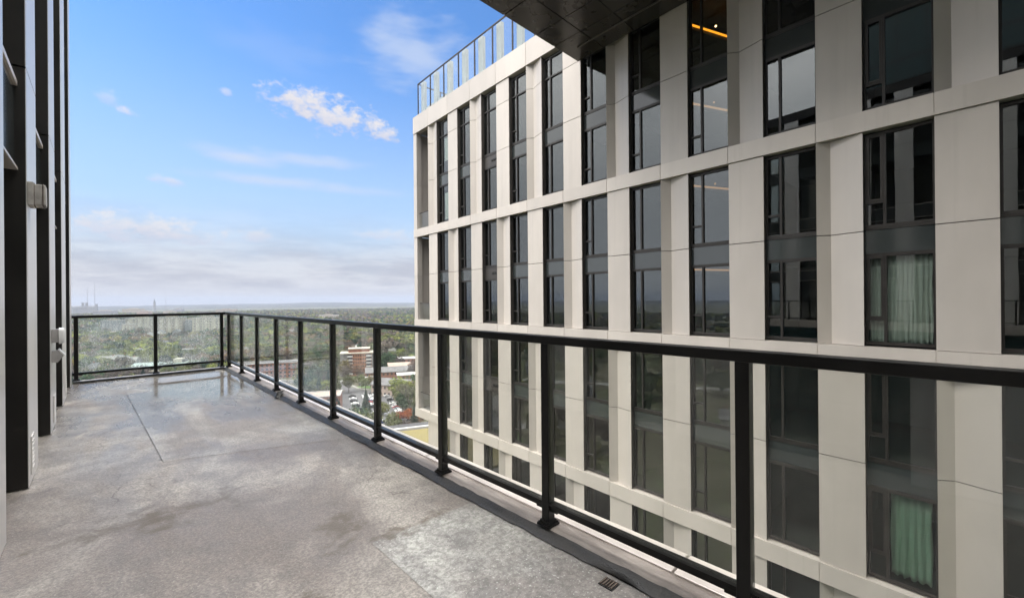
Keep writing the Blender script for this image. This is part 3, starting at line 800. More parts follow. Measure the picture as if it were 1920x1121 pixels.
for i, (z, p, q, dl) in enumerate(((10.3, (-7.72, 1.6), (-7.0, 3.8), (-7.1, 2.57)), (6.98, (-7.32, .95), (-6.6, 2.9), (-6.75, 1.55)), (4.1, (-7.45, 1.25), (-6.6, 3.3), (-6.8, 1.7)), (1.03, (-7.45, 1.25), (-6.6, 3.3), None))):
    p, q = Vector(p), Vector(q); an = math.atan2(q.y - p.y, q.x - p.x); L = (q - p).length
    w = local(p.x, p.y, z)
    t = tag(empty('cove_light', w, TA + an), LBL[i], 'light', 'amber cove lights in the tower rooms')
    MB().box(0, L, -.02, .02, -.03, .03).build('strip', M['cove'] if i == 0 else M['cove_dim'], t)
    MB().box(0, L, .021, .06, -.16, .06).build('pelmet', M['interior'], t)
    if dl:
        w2 = local(dl[0], dl[1], z); dv = Matrix.Rotation(-(TA + an), 3, 'Z') @ (w2 - w)
        MB().tube([(dv.x, dv.y, -.02), (dv.x, dv.y, .03)], .032, seg=10).build('downlight', M['spot'] if i == 0 else M['cove_dim'], t)
t = tag(empty('pendant_lamp', local(jx(0) + XL + .65, 1.4, -2.45)), 'small warm pendant lamp lit in a dark window just under the railing', 'lamp')
mb = MB().tube([(0, 0, 0), (0, 0, .12)], .17, .10, 12); mb.build('shade', M['spot'], t)
MB().tube([(0, 0, .121), (0, 0, .5)], .008, seg=6).build('cord', M['frame'], t)

# ================================================================== DARK CANOPY OVERHEAD
def canopy():
    Z = 9.98
    t = tag(empty('overhead_canopy', (9.2, 0, Z)), 'dark bronze soffit of a deep canopy projecting from the tower overhead', 'canopy')
    def fx(y): return (D + y * math.sin(PHI)) / math.cos(PHI)
    YA = 10.93
    poly = [(fx(YA) - .03, YA), (8.7, YA + .01), (8.3, 4.2), (8.3, -11), (fx(-11) - .03, -11)]
    def sh(p): return [(a - 9.2, b) for a, b in p]
    MB().prism(sh(poly), .05, 3.2).build('body', M['rubber'], t)
    # soffit panels: clip a grid of cells to the outline
    def clip(cell):
        out = cell
        P = poly[::-1] if sum((poly[i][0] * poly[(i + 1) % 5][1] - poly[(i + 1) % 5][0] * poly[i][1]) for i in range(5)) < 0 else poly
        for i in range(len(P)):
            a, b = P[i], P[(i + 1) % len(P)]; inp = out; out = []
            sd = lambda q: (b[0] - a[0]) * (q[1] - a[1]) - (b[1] - a[1]) * (q[0] - a[0])
            for j in range(len(inp)):
                p, q = inp[j], inp[(j + 1) % len(inp)]; sp, sq = sd(p), sd(q)
                if sp >= 0: out.append(p)
                if sp * sq < 0:
                    f = sp / (sp - sq); out.append((p[0] + (q[0] - p[0]) * f, p[1] + (q[1] - p[1]) * f))
            if not out: return []
        return out
    mb = MB(); xs = [3.5, 5.2, 6.9, 8.6, 10.3, 11.95, 13.0, 14.9]; yv = [-11, -8.6, -6.2, -3.8, -1.4, 1.0, 3.4, 5.8, 8.2, 9.62, 11.2]
    for a, b in zip(xs, xs[1:]):
        for c, d in zip(yv, yv[1:]):
            g = .022; pl = clip([(a + g, c + g), (b - g, c + g), (b - g, d - g), (a + g, d - g)])
            if len(pl) >= 3: mb.prism(sh(pl), 0, .045)
    mb.build('soffit_panel', M['soffit'], t)
    MB().tube([(fx(10.3) - .85 - 9.2, 10.3, -.025), (fx(-10) - .65 - 9.2, -10, -.03)], .03, seg=6).build('conduit', M['reveal'], t)
canopy()

# ================================================================== THE TOWN BELOW
def blk(t, name, x0, x1, y0, y1, z0, z1, m): return MB().box(x0, x1, y0, y1, z0, z1).build(name, m, t)
def windows(t, x0, x1, nx, y, z0, z1, nz, w, h, m, name='window', face=-1):
    """copies of one recessed pane with its sill on a wall facing -y"""
    me = MB().box(-w / 2, w / 2, -.03, .06, 0, h).mesh(name, m)
    for j in range(nz):
        for i in range(nx):
            obj(name, me, t, (x0 + (x1 - x0) * (i + .5) / nx, y, z0 + (z1 - z0) * (j + .25) / nz))
ST = R(-27.)        # the street grid
def block_building(name, label, c, w, d, h, wall, roof, nx=0, nz=0, rz=ST, cat='building', group=None, par=.5, win=None):
    t = tag(empty(name, (c[0], c[1], ZG), rz), label, cat, group)
    blk(t, 'wall', -w / 2, w / 2, -d / 2, d / 2, 0, h, wall)
    mb = MB(); e = .4
    mb.box(-w / 2 - .1, w / 2 + .1, -d / 2 - .1, -d / 2 + e, h + .002, h + par).box(-w / 2 - .1, w / 2 + .1, d / 2 - e, d / 2 + .1, h + .002, h + par)
    mb.box(-w / 2 - .1, -w / 2 + e, -d / 2 + e, d / 2 - e, h + .002, h + par).box(w / 2 - e, w / 2 + .1, -d / 2 + e, d / 2 - e, h + .002, h + par)
    mb.build('parapet', M['roof_pale'], t)
    blk(t, 'roof', -w / 2 + e, w / 2 - e, -d / 2 + e, d / 2 - e, h + .001, h + .12, roof)
    if nx: windows(t, -w / 2, w / 2, nx, -d / 2, 0, h, nz, w / nx * .45, h / nz * .5, win or M['dark_glass'])
    return t
def gable_mesh(w, d, z0, rise, over=.5):
    mb = MB(); a, b = w / 2 + over, d / 2 + over; k = rise / (d / 2)
    zl = z0 - over * k
    mb.v = [(-a, -b, zl), (a, -b, zl), (a, 0, z0 + rise), (-a, 0, z0 + rise), (a, b, zl), (-a, b, zl),
            (-a, -b, zl - .25), (a, -b, zl - .25), (a, 0, z0 + rise - .25), (-a, 0, z0 + rise - .25), (a, b, zl - .25), (-a, b, zl - .25)]
    mb.f = [(0, 1, 2, 3), (3, 2, 4, 5), (7, 6, 9, 8), (8, 9, 11, 10), (0, 6, 7, 1), (4, 10, 11, 5), (1, 7, 8, 2), (2, 8, 10, 4), (0, 3, 9, 6), (3, 5, 11, 9)]
    return mb
def gable_walls(w, d, h, rise):
    mb = MB(); a, b = w / 2, d / 2
    mb.v = [(-a, -b, 0), (a, -b, 0), (a, b, 0), (-a, b, 0), (-a, -b, h), (a, -b, h), (a, b, h), (-a, b, h), (-a, 0, h + rise), (a, 0, h + rise)]
    mb.f = [(0, 1, 5, 4), (2, 3, 7, 6), (1, 2, 6, 9, 5), (3, 0, 4, 8, 7), (3, 2, 1, 0)]
    return mb
def house(label, c, rz, w, d, h, rise, wall, roof, group=None, name='house', nx=3, cat='house', chim=True):
    t = tag(empty(name, (c[0], c[1], ZG), rz), label, cat, group)
    gable_walls(w, d, h, rise - .3).build('wall', wall, t)
    r = gable_mesh(w, d, h, rise).build('roof', roof, t)
    if chim: MB().box(w * .22, w * .22 + .9, -.1, .8, h + rise * .5, h + rise + 1.1).build('chimney', M['brick'], r)
    windows(t, -w / 2, w / 2, nx, -d / 2, 0, h, 2, 1.1, 1.5, M['dark_glass'])
    return t

HOUSES = []
def town():
    # --- brick apartment house with balcony stacks
    c = (153.0, 337.0); w, d, h = 29., 14., 17.5
    t = tag(empty('apartment_house', (c[0], c[1], ZG), ST), 'six storey orange brick apartment house with white balcony stacks and pale end walls', 'building')
    blk(t, 'wall', -w / 2 + 5.5, w / 2 - 5.2, -d / 2, d / 2, 0, h, M['brick_orange'])
    blk(t, 'end_wall', -w / 2, -w / 2 + 5.4, -d / 2 + .8, d / 2, 0, h, M['concrete']); blk(t, 'end_wall', w / 2 - 5.1, w / 2, -d / 2 + .8, d / 2, 0, h, M['concrete'])
    for sx in (-1, 1):
        x0 = sx * (w / 2 - 7.4)
        blk(t, 'balcony_recess', x0 - 1.9, x0 + 1.9, -d / 2 - .06, -d / 2 - .004, 1, h - .4, M['dark_glass'])
        for k in range(6): blk(t, 'balcony', x0 - 2.0, x0 + 2.0, -d / 2 - 1.4, -d / 2 - .07, 1.2 + k * 2.75, 2.35 + k * 2.75, M['wall_white'])
    windows(t, -5.2, 5.6, 6, -d / 2, .5, h, 6, .95, 1.3, M['dark_glass'])
    blk(t, 'roof', -w / 2 - .3, w / 2 + .3, -d / 2 - .3, d / 2 + .3, h + .01, h + .8, M['wall_cream'])
    p = blk(t, 'penthouse', -8.5, 7.5, -d / 2 + 4, d / 2 - 1, h + .81, h + 3.2, M['brick']); blk(p, 'cornice', -8.9, 7.9, -d / 2 + 3.6, d / 2 - .6, h + 3.21, h + 3.9, M['wall_cream'])
    MB().tube([(-3, 1, h + 3.91), (-3, 1, h + 5.4), (-3, 1, h + 6.1)], 1.1, .5, 12).build('water_tank', M['wall_white'], t)
    block_building('apartment_house', 'long low red brick apartment block behind the farther railing posts', (96., 379.), 44, 16, 11.5, M['brick'], M['roof_grey'], 14, 4)
    # --- long white office with teal roof
    t = tag(empty('office_building', (44., 465., ZG), ST), 'long white low office with a pale teal roof beyond the end railing', 'building')
    blk(t, 'wall', -25, 24, -10, 12, 0, 7., M['wall_cream'])
    for z in (1.2, 4.3):
        for k in range(8): blk(t, 'window_strip', -24 + 5.9 * k, -24 + 5.9 * k + 4.8, -10.06, -9.9, z, z + 1.5, M['dark_glass'])
    gable_mesh(49.5, 22, 7.02, 2.2, .6).build('roof', M['teal_roof'], t).location = (-.5, 1, 0)
    r = blk(t, 'penthouse', 3, 9, -3, 4, 8.6, 11.8, M['wall_cream']); blk(r, 'louvre', 9.01, 11.5, -2, 3, 8.8, 10.9, M['roof_dark'])
    block_building('brick_block', 'dark brick block with a flat pinkish roof beside the parking lot', (79., 216.), 17, 13, 14, M['brick'], M['wall_pink'], 5, 4)
    block_building('brick_block', 'small brick block with a bright white flat roof among the terraces', (156., 268.), 14, 12, 8, M['brick'], M['roof_pale'], 5, 3)
    block_building('brick_block', 'brick block with white flat roof at the edge of the green field', (196., 331.), 22, 14, 9.5, M['brick'], M['roof_pale'], 6, 3)
    block_building('shed', 'white roofed shed beside the brick apartment house', (138., 291.), 12, 9, 4.5, M['wall_grey'], M['roof_pale'])
    house('long brick terrace with a grey roof, in front of the green field', (158., 297.), ST, 34, 10, 7, 3, M['brick'], M['roof_grey'], name='terrace_row', nx=12, cat='building', chim=False)
    house('pale terrace with grey roof beside the tower corner, above the parked cars', (134., 247.), R(-62), 26, 10, 7.5, 3.2, M['wall_pink'], M['roof_grey'], name='terrace_row', nx=9, cat='building', chim=False)
    house('brick terrace with a pinkish roof behind the white roofed blocks', (176., 312.), ST, 20, 9, 7, 2.8, M['brick'], M['wall_pink'], name='terrace_row', nx=7, cat='building', chim=False)
    # --- road, parking lot, field
    def sheet(name, pts, m, z): return struct(MB().quad(*[(x, y, ZG + z) for x, y in pts]).build(name, m))
    def ribbon(name, pts, w, m, z):
        mb = MB(); L = []
        for i, p in enumerate(pts):
            a, b = Vector(pts[max(i - 1, 0)]), Vector(pts[min(i + 1, len(pts) - 1)]); q = (b - a).normalized(); L.append((Vector(p), Vector((-q.y, q.x))))
        for (p, n0), (q, n1) in zip(L, L[1:]):
            mb.quad(*[(v.x, v.y, ZG + z) for v in (p - n0 * w / 2, q - n1 * w / 2, q + n1 * w / 2, p + n0 * w / 2)])
        return struct(mb.build(name, m))
    sheet('parking_lot', [(84, 190), (108, 180), (136, 262), (112, 284)], M['asphalt'], .10)
    ribbon('road', [(60, 400), (100, 345), (124, 312), (121, 280), (128, 262), (150, 240), (180, 215)], 8, M['asphalt'], .14)
    ribbon('pavement', [(66, 402), (106, 347), (130, 313), (127, 282), (133, 267), (154, 246), (184, 221)], 2.2, M['concrete'], .18)
    sheet('playing_field', [(206, 398), (240, 372), (268, 414), (232, 448)], M['lawn'], .15)
    sheet('lawn', [(126, 292), (150, 276), (158, 256), (138, 262)], M['lawn'], .12)
    for k, pts in enumerate(([(-30, 120), (-60, 190), (-70, 300), (-40, 420)], [(-70, 300), (-160, 260), (-260, 120), (-300, -60)], [(-60, 190), (-150, 110), (-190, -40)])):
        ribbon('road', pts, 9, M['concrete'], .2 + .05 * k)
    sheet('lawn', [(-60, 100), (-25, 120), (-52, 185), (-100, 160)], M['lawn'], .12)
    # --- parked cars
    def car_meshes(paint):
        mb = MB()
        side = [(-2.1, .35), (-2.15, .75), (-1.3, .92), (-.7, 1.42), (.75, 1.45), (1.55, .98), (2.15, .9), (2.2, .35)]
        n = len(side)
        for y, k in ((-.86, 1), (.86, 1)): mb.v += [(x, y * (.84 if z > 1.2 else 1), z) for x, z in side]
        mb.f = [tuple(range(n)), tuple(reversed(range(n, 2 * n)))] + [(i, n + i, n + (i + 1) % n, (i + 1) % n) for i in range(n)]
        gl = MB().quad((-1.27, -.78, .95), (-1.27, .78, .95), (-.74, .70, 1.40), (-.74, -.70, 1.40)).quad((1.5, .78, 1.0), (1.5, -.78, 1.0), (.80, -.70, 1.43), (.80, .70, 1.43))
        gl.v = [(x + (-.015 if x < 0 else .015), y, z + .012) for x, y, z in gl.v]
        wh = MB().tube([(0, -.1, 0), (0, .1, 0)], .33, seg=10).mesh('wheel', M['tyre'])
        return mb.mesh('body', paint), gl.mesh('glass', M['dark_glass']), wh
    kinds = [('white', 'car_white'), ('silver', 'car_silver'), ('black', 'car_black'), ('red', 'car_red'), ('blue', 'car_blue')]
    cm = [(nm, car_meshes(M[mk])) for nm, mk in kinds]
    ax, ay = Vector((.33, .944)), Vector((.944, -.33)); o0 = Vector((91, 193)); rnd = random.Random(4)
    for row in range(4):
        for i in range(22):
            if rnd.random() < .28: continue
            p = o0 + ax * (i * 3.3 + 4) + ay * (row * 6.2 - 1.5 + (1.5 if row % 2 else 0))
            nm, (b, g, wh) = cm[rnd.choices(range(5), (5, 4, 4, 1, 1))[0]]
            t = tag(empty('parked_car', (p.x, p.y, ZG + .10), math.atan2(ay.y, ay.x) + rnd.choice((0, math.pi))), nm + ' car parked in the lot below the tower corner', 'car', 'cars parked in the lot')
            obj('body', b, t); obj('glass', g, t)
            for sx in (-1.35, 1.35):
                for sy in (-.8, .8): obj('wheel', wh, t, (sx, sy, .33))
    for i in range(9):
        p = Vector((125, 311)).lerp(Vector((104, 340)), i / 8) + Vector((3.2, 1))
        nm, (b, g, wh) = cm[i % 4]
        t = tag(empty('parked_car', (p.x, p.y, ZG + .14), R(126)), nm + ' car at the kerb in front of the brick apartment house', 'car', 'cars at the kerb'); obj('body', b, t); obj('glass', g, t)
    # --- houses in the trees
    H = [(-7.8, 603), (6.9, 539), (14.5, 556), (4.4, 476), (39, 680), (27.7, 636), (266, 561), (254, 470), (246, 534), (-6.4, 500), (20, 520), (31, 600), (60, 690), (72, 640), (120, 700), (150, 610), (190, 560), (210, 640),
         (-20, 700), (10, 760), (48, 820), (95, 800), (140, 860), (230, 760), (290, 700), (320, 820), (300, 620), (180, 760), (60, 930), (-10, 880), (380, 900), (260, 900), (70, 560), (110, 520), (330, 600), (215, 480)]
    H += [(rnd.uniform(-.03, .58) * y, y) for y in [rnd.uniform(640, 1300) for _ in range(64)]]
    tone = [('white', 'wall_white'), ('cream', 'wall_cream'), ('grey', 'wall_grey'), ('white', 'wall_white')]; rf = [('dark', 'roof_dark'), ('grey', 'roof_grey'), ('weathered', 'roof_weathered')]
    HOUSES.extend(H)
    for i, (x, y) in enumerate(H):
        wn, wm = tone[i % 4]; rn, rm = rf[(i * 5 + i // 3) % 3]
        where = 'beyond the end railing' if x / y < .17 else 'beyond the long railing'
        far = 'far' if y > 650 else 'nearer'
        house('%s %s gabled house with a %s roof among trees %s' % (far, wn, rn, where), (x, y), R(rnd.choice((-27, 63, -27, 63, 10)) + rnd.uniform(-8, 8)), rnd.uniform(11, 16), rnd.uniform(8, 10), rnd.uniform(6, 8), rnd.uniform(3, 4.5), M[wm], M[rm], 'gabled houses among the trees')
    # --- houses west of the deck, mirrored in the tower windows
    for i, (x, y) in enumerate([(-62, 128), (-78, 150), (-96, 176), (-45, 210), (-92, 238), (-120, 205), (-150, 160), (-180, 190), (-88, 330), (-140, 300), (-200, 260), (-60, 380), (-230, 160), (-170, 90)]):
        wn, wm = tone[i % 4]; rn, rm = rf[i % 3]
        house('%s gabled house with a %s roof on the streets mirrored in the tower windows' % (wn, rn), (x, y), R(rnd.choice((-27, 63)) + rnd.uniform(-8, 8)), rnd.uniform(10, 14), rnd.uniform(8, 10), rnd.uniform(5.5, 7), rnd.uniform(3, 4), M[wm], M[rm], 'gabled houses mirrored in the tower')
        HOUSES.append((x, y))
    # --- apartment blocks on the skyline
    A = [((27, 1405), 40, 20, 38, 'apt_grey', 'wide blue grey apartment slab at the left of the end railing'), ((52, 1330), 20, 18, 30, 'apt_tan', 'short tan apartment block beside the blue grey slab'),
         ((78, 1392), 58, 18, 42, 'apt_cream', 'cream apartment slab with a fine window grid, left of the centre post'), ((131, 1345), 52, 20, 43, 'apt_tan', 'tan apartment slab right of the centre post of the end railing'),
         ((165, 1330), 14, 16, 36, 'apt_grey', 'narrow grey block between the two pale apartment slabs'), ((196, 1285), 60, 20, 42, 'apt_cream', 'cream apartment slab ending at the corner posts'),
         ((482, 1265), 52, 20, 18, 'apt_cream', 'pinkish cream flat topped block in the woods right of the corner'), ((17, 1310), 44, 30, 9, 'wall_white', 'low white hall in front of the blue grey slab'),
         ((226, 2400), 40, 30, 20, 'wall_tan', 'tan tower block top showing over the end railing'), ((425, 2330), 78, 30, 25, 'wall_tan', 'wide tan block top showing over the railing corner'),
         ((118, 2000), 34, 30, 28, 'wall_pink', 'pink roofed far block on the left skyline'), ((20, 2300), 60, 40, 28, 'wall_grey', 'long pale far block on the left skyline'),
         ((120, 2700), 70, 40, 30, 'wall_tan', 'wide pinkish far block under the pointed spire'), ((300, 2800), 40, 30, 24, 'wall_grey', 'pale far block under the thin mast')]
    for (c, w, d, h, m, lb) in A:
        if c[1] < 1420 and c[0] < 300: c, w, h = (c[0] * .76, c[1] * .76), w * .76, (h * .72 if h > 20 else h * .8)
        t = block_building('apartment_block', lb, c, w, d, h, M[m], M['roof_grey'], rz=ST, par=1.)
        blk(t, 'penthouse', -w * .22, w * .18, -d * .3, d * .3, h + .13, h + 3.4, M['wall_tan'])
        if h > 20 and c[1] < 1500:
            for k in range(3): blk(t, 'bay', -w * .36 + k * w * .30, -w * .36 + k * w * .30 + w * .10, -d / 2 - 1.3, -d / 2 - .01, 0, h - 1.5, M['wall_cream' if m != 'apt_grey' else 'wall_grey'])
    # cathedral, spire and masts on the horizon
    t = tag(empty('cathedral', (-56., 3600., ZG)), 'far hazy cathedral with two blunt towers on the left horizon', 'church')
    blk(t, 'nave', -58, 50, -12, 12, 0, 36, M['stone_far']); gable_mesh(108, 24, 36.1, 7, 1).build('roof', M['roof_grey'], t).location = (-4, 0, 0)
    for x in (-10, 6, 48): 
        q = blk(t, 'tower', x - 6, x + 6, -6.5, 6.5, 0, 60 if x < 40 else 52, M['stone_far'])
        for sx in (-5, 5): MB().tube([(x + sx, -5, 60 if x < 40 else 52), (x + sx, -5, 67 if x < 40 else 57)], 1.2, .1, 6).build('pinnacle', M['stone_far'], q)
    t = tag(empty('church_spire', (264., 3640., ZG)), 'tiny pointed spire on the horizon over the end railing', 'church')
    blk(t, 'tower', -6, 6, -6, 6, 0, 58, M['stone_far']); MB().tube([(0, 0, 58), (0, 0, 84)], 6, .3, 8).build('spire', M['roof_grey'], t)
    for i, (x, y, hh, lb) in enumerate([(-8, 1810, 122, 'tall thin radio mast beside the far cathedral'), (168, 1900, 96, 'thin radio mast over the centre of the end railing'), (-22, 1700, 100, 'short thin radio mast left of the cathedral'), (530, 1900, 62, 'small radio mast on the wooded ridge right of the railing corner')]):
        t = tag(empty('radio_mast', (x, y, ZG)), lb, 'mast')
        mb = MB()
        for k in range(3): a = k * 2.094; mb.tube([(1.1 * math.cos(a), 1.1 * math.sin(a), 0), (.35 * math.cos(a), .35 * math.sin(a), hh)], .22, .12, 5)
        n = int(hh / 4)
        for j in range(n):
            z = j * 4.; f0 = 1.1 - .75 * z / hh
            for k in range(3):
                a, b = k * 2.094, (k + 1) * 2.094
                mb.tube([(f0 * math.cos(a), f0 * math.sin(a), z), (f0 * math.cos(b), f0 * math.sin(b), z + 3.6)], .1, seg=4, cap=False)
        mb.build('lattice', M['mast'], t); MB().tube([(0, 0, hh), (0, 0, hh + 7)], .12, .05, 5).build('aerial', M['mast'], t)
    # --- podium at the tower's foot with a planted roof
    t = tag(empty('podium_building', (30., 36., ZG)), 'low podium with a yellow green planted roof and white edge at the tower foot', 'building')
    zt = -14 - ZG
    poly = [(2, 30), (2, 50.6), (62, 25.8), (62, 27), (16.4, 27)]
    poly = [(4, 27.5), (4, 50.2), (58, 27.5)]
    sh = lambda P: [(x - 30, y - 36) for x, y in P]
    MB().prism(sh(poly), 0, zt - .3).build('wall', M['concrete'], t)
    MB().prism(sh([(4.4, 28), (4.4, 49.3), (55, 28)]), zt - .299, zt - .05).build('planted_roof', M['sedum'], t)
    a, b = Vector((4, 50.2)), Vector((58, 27.5)); q = (b - a).normalized(); nn = Vector((-q.y, q.x))
    P = [a - nn * .45, b - nn * .45, b, a]; MB().prism(sh([(v.x, v.y) for v in P]), zt - .298, zt + .12).build('parapet', M['roof_pale'], t)
    P = [a + nn * .01, b + nn * .01, b + nn * 2.9, a + nn * 2.9]; MB().prism(sh([(v.x, v.y) for v in P]), 0, zt - .35).build('lower_roof', M['roof_dark'], t)
town()

# ================================================================== TREES
def crown_mesh(name, r, h, z0, nleaf, size, m, seed, lobes=9, spread=.62):
    rs = np.random.RandomState(seed)
    cs = []
    for i in range(lobes):
        v = rs.normal(size=3); v /= np.linalg.norm(v); k = spread * (.55 + .45 * rs.rand())
        cs.append((v[0] * r * k, v[1] * r * k, z0 + h * (.5 + .5 * v[2] * k), .36 + .26 * rs.rand()))
    cs.append((0, 0, z0 + h * .55, .6)); V, F = [], []
    for i in range(nleaf):
        c = cs[rs.randint(len(cs))]; v = rs.normal(size=3); v /= np.linalg.norm(v); k = (.72 + .36 * rs.rand())
        p = np.array([c[0] + v[0] * r * c[3] * k, c[1] + v[1] * r * c[3] * k, c[2] + v[2] * h * .5 * c[3] * k * 1.05])
        nrm = v + rs.normal(size=3) * .55; nrm /= np.linalg.norm(nrm); x = np.cross(nrm, rs.normal(size=3)); x /= np.linalg.norm(x); y = np.cross(nrm, x); s = size * (.6 + .8 * rs.rand())
        j = len(V); V += [tuple(p - x * s - y * s * .6), tuple(p + x * s - y * s * .5), tuple(p + x * s * .7 + y * s * .7), tuple(p - x * s * .5 + y * s)]; F.append((j, j + 1, j + 2, j + 3))
    me = bpy.data.meshes.new(name); me.from_pydata(V, [], F); me.update(); me.materials.append(m); return me
def trunk_mesh(h, r, seed, limbs=5, reach=3.):
    rnd = random.Random(seed); mb = MB(); mb.tube([(0, 0, 0), (.1, .05, h * .5), (.2, -.1, h)], r, r * .5, 7)
    for i in range(limbs):
        a = rnd.uniform(0, 6.28); z = h * rnd.uniform(.55, .98); L = reach * rnd.uniform(.6, 1.1)
        mb.tube([(.15, 0, z), (L * .5 * math.cos(a), L * .5 * math.sin(a), z + L * .5), (L * math.cos(a), L * math.sin(a), z + L * .95)], r * .42, r * .1, 5)
    return mb.mesh('trunk', M['bark'])
def bare_mesh(h, seed, depth=5):
    rnd = random.Random(seed); mb = MB(); tw = []
    def grow(p, d, L, r, k):
        q = p + d * L; mb.tube([tuple(p), tuple(p.lerp(q, .5) + Vector((rnd.uniform(-.1, .1), rnd.uniform(-.1, .1), 0)) * L * .3), tuple(q)], r, r * .62, 5 if k > 2 else 3, cap=False)
        if k == 0: return
        for i in range(3 if k > 1 else 4):
            ax = Vector((rnd.gauss(0, 1), rnd.gauss(0, 1), rnd.gauss(0, .5))).normalized()
            nd = (d + ax * rnd.uniform(.45, .8) + Vector((0, 0, .12))).normalized(); grow(q, nd, L * rnd.uniform(.62, .8), r * .58, k - 1)
    grow(Vector((0, 0, 0)), Vector((0, 0, 1)), h * .27, h * .018, depth)
    return mb.mesh('crown', M['bark'])
def conifer_mesh(name, h, r, n, m, seed):
    rs = np.random.RandomState(seed); V, F = [], []
    for i in range(n):
        f = rs.rand() ** .8; z = h * (.1 + .9 * f); rr = r * (1 - f) ** .9 * (.55 + .5 * rs.rand()) + .1; a = rs.rand() * 6.283; s = .35 + .75 * (1 - f) * rs.rand()
        c, sn = math.cos(a), math.sin(a); p = np.array([rr * c, rr * sn, z]); o = np.array([c, sn, -.55]); t = np.array([-sn, c, 0])
        j = len(V); V += [tuple(p - o * s * .6 - t * s * .7), tuple(p - o * s * .6 + t * s * .7), tuple(p + o * s)]; F.append((j, j + 1, j + 2))
    me = bpy.data.meshes.new(name); me.from_pydata(V, [], F); me.update(); me.materials.append(m); return me

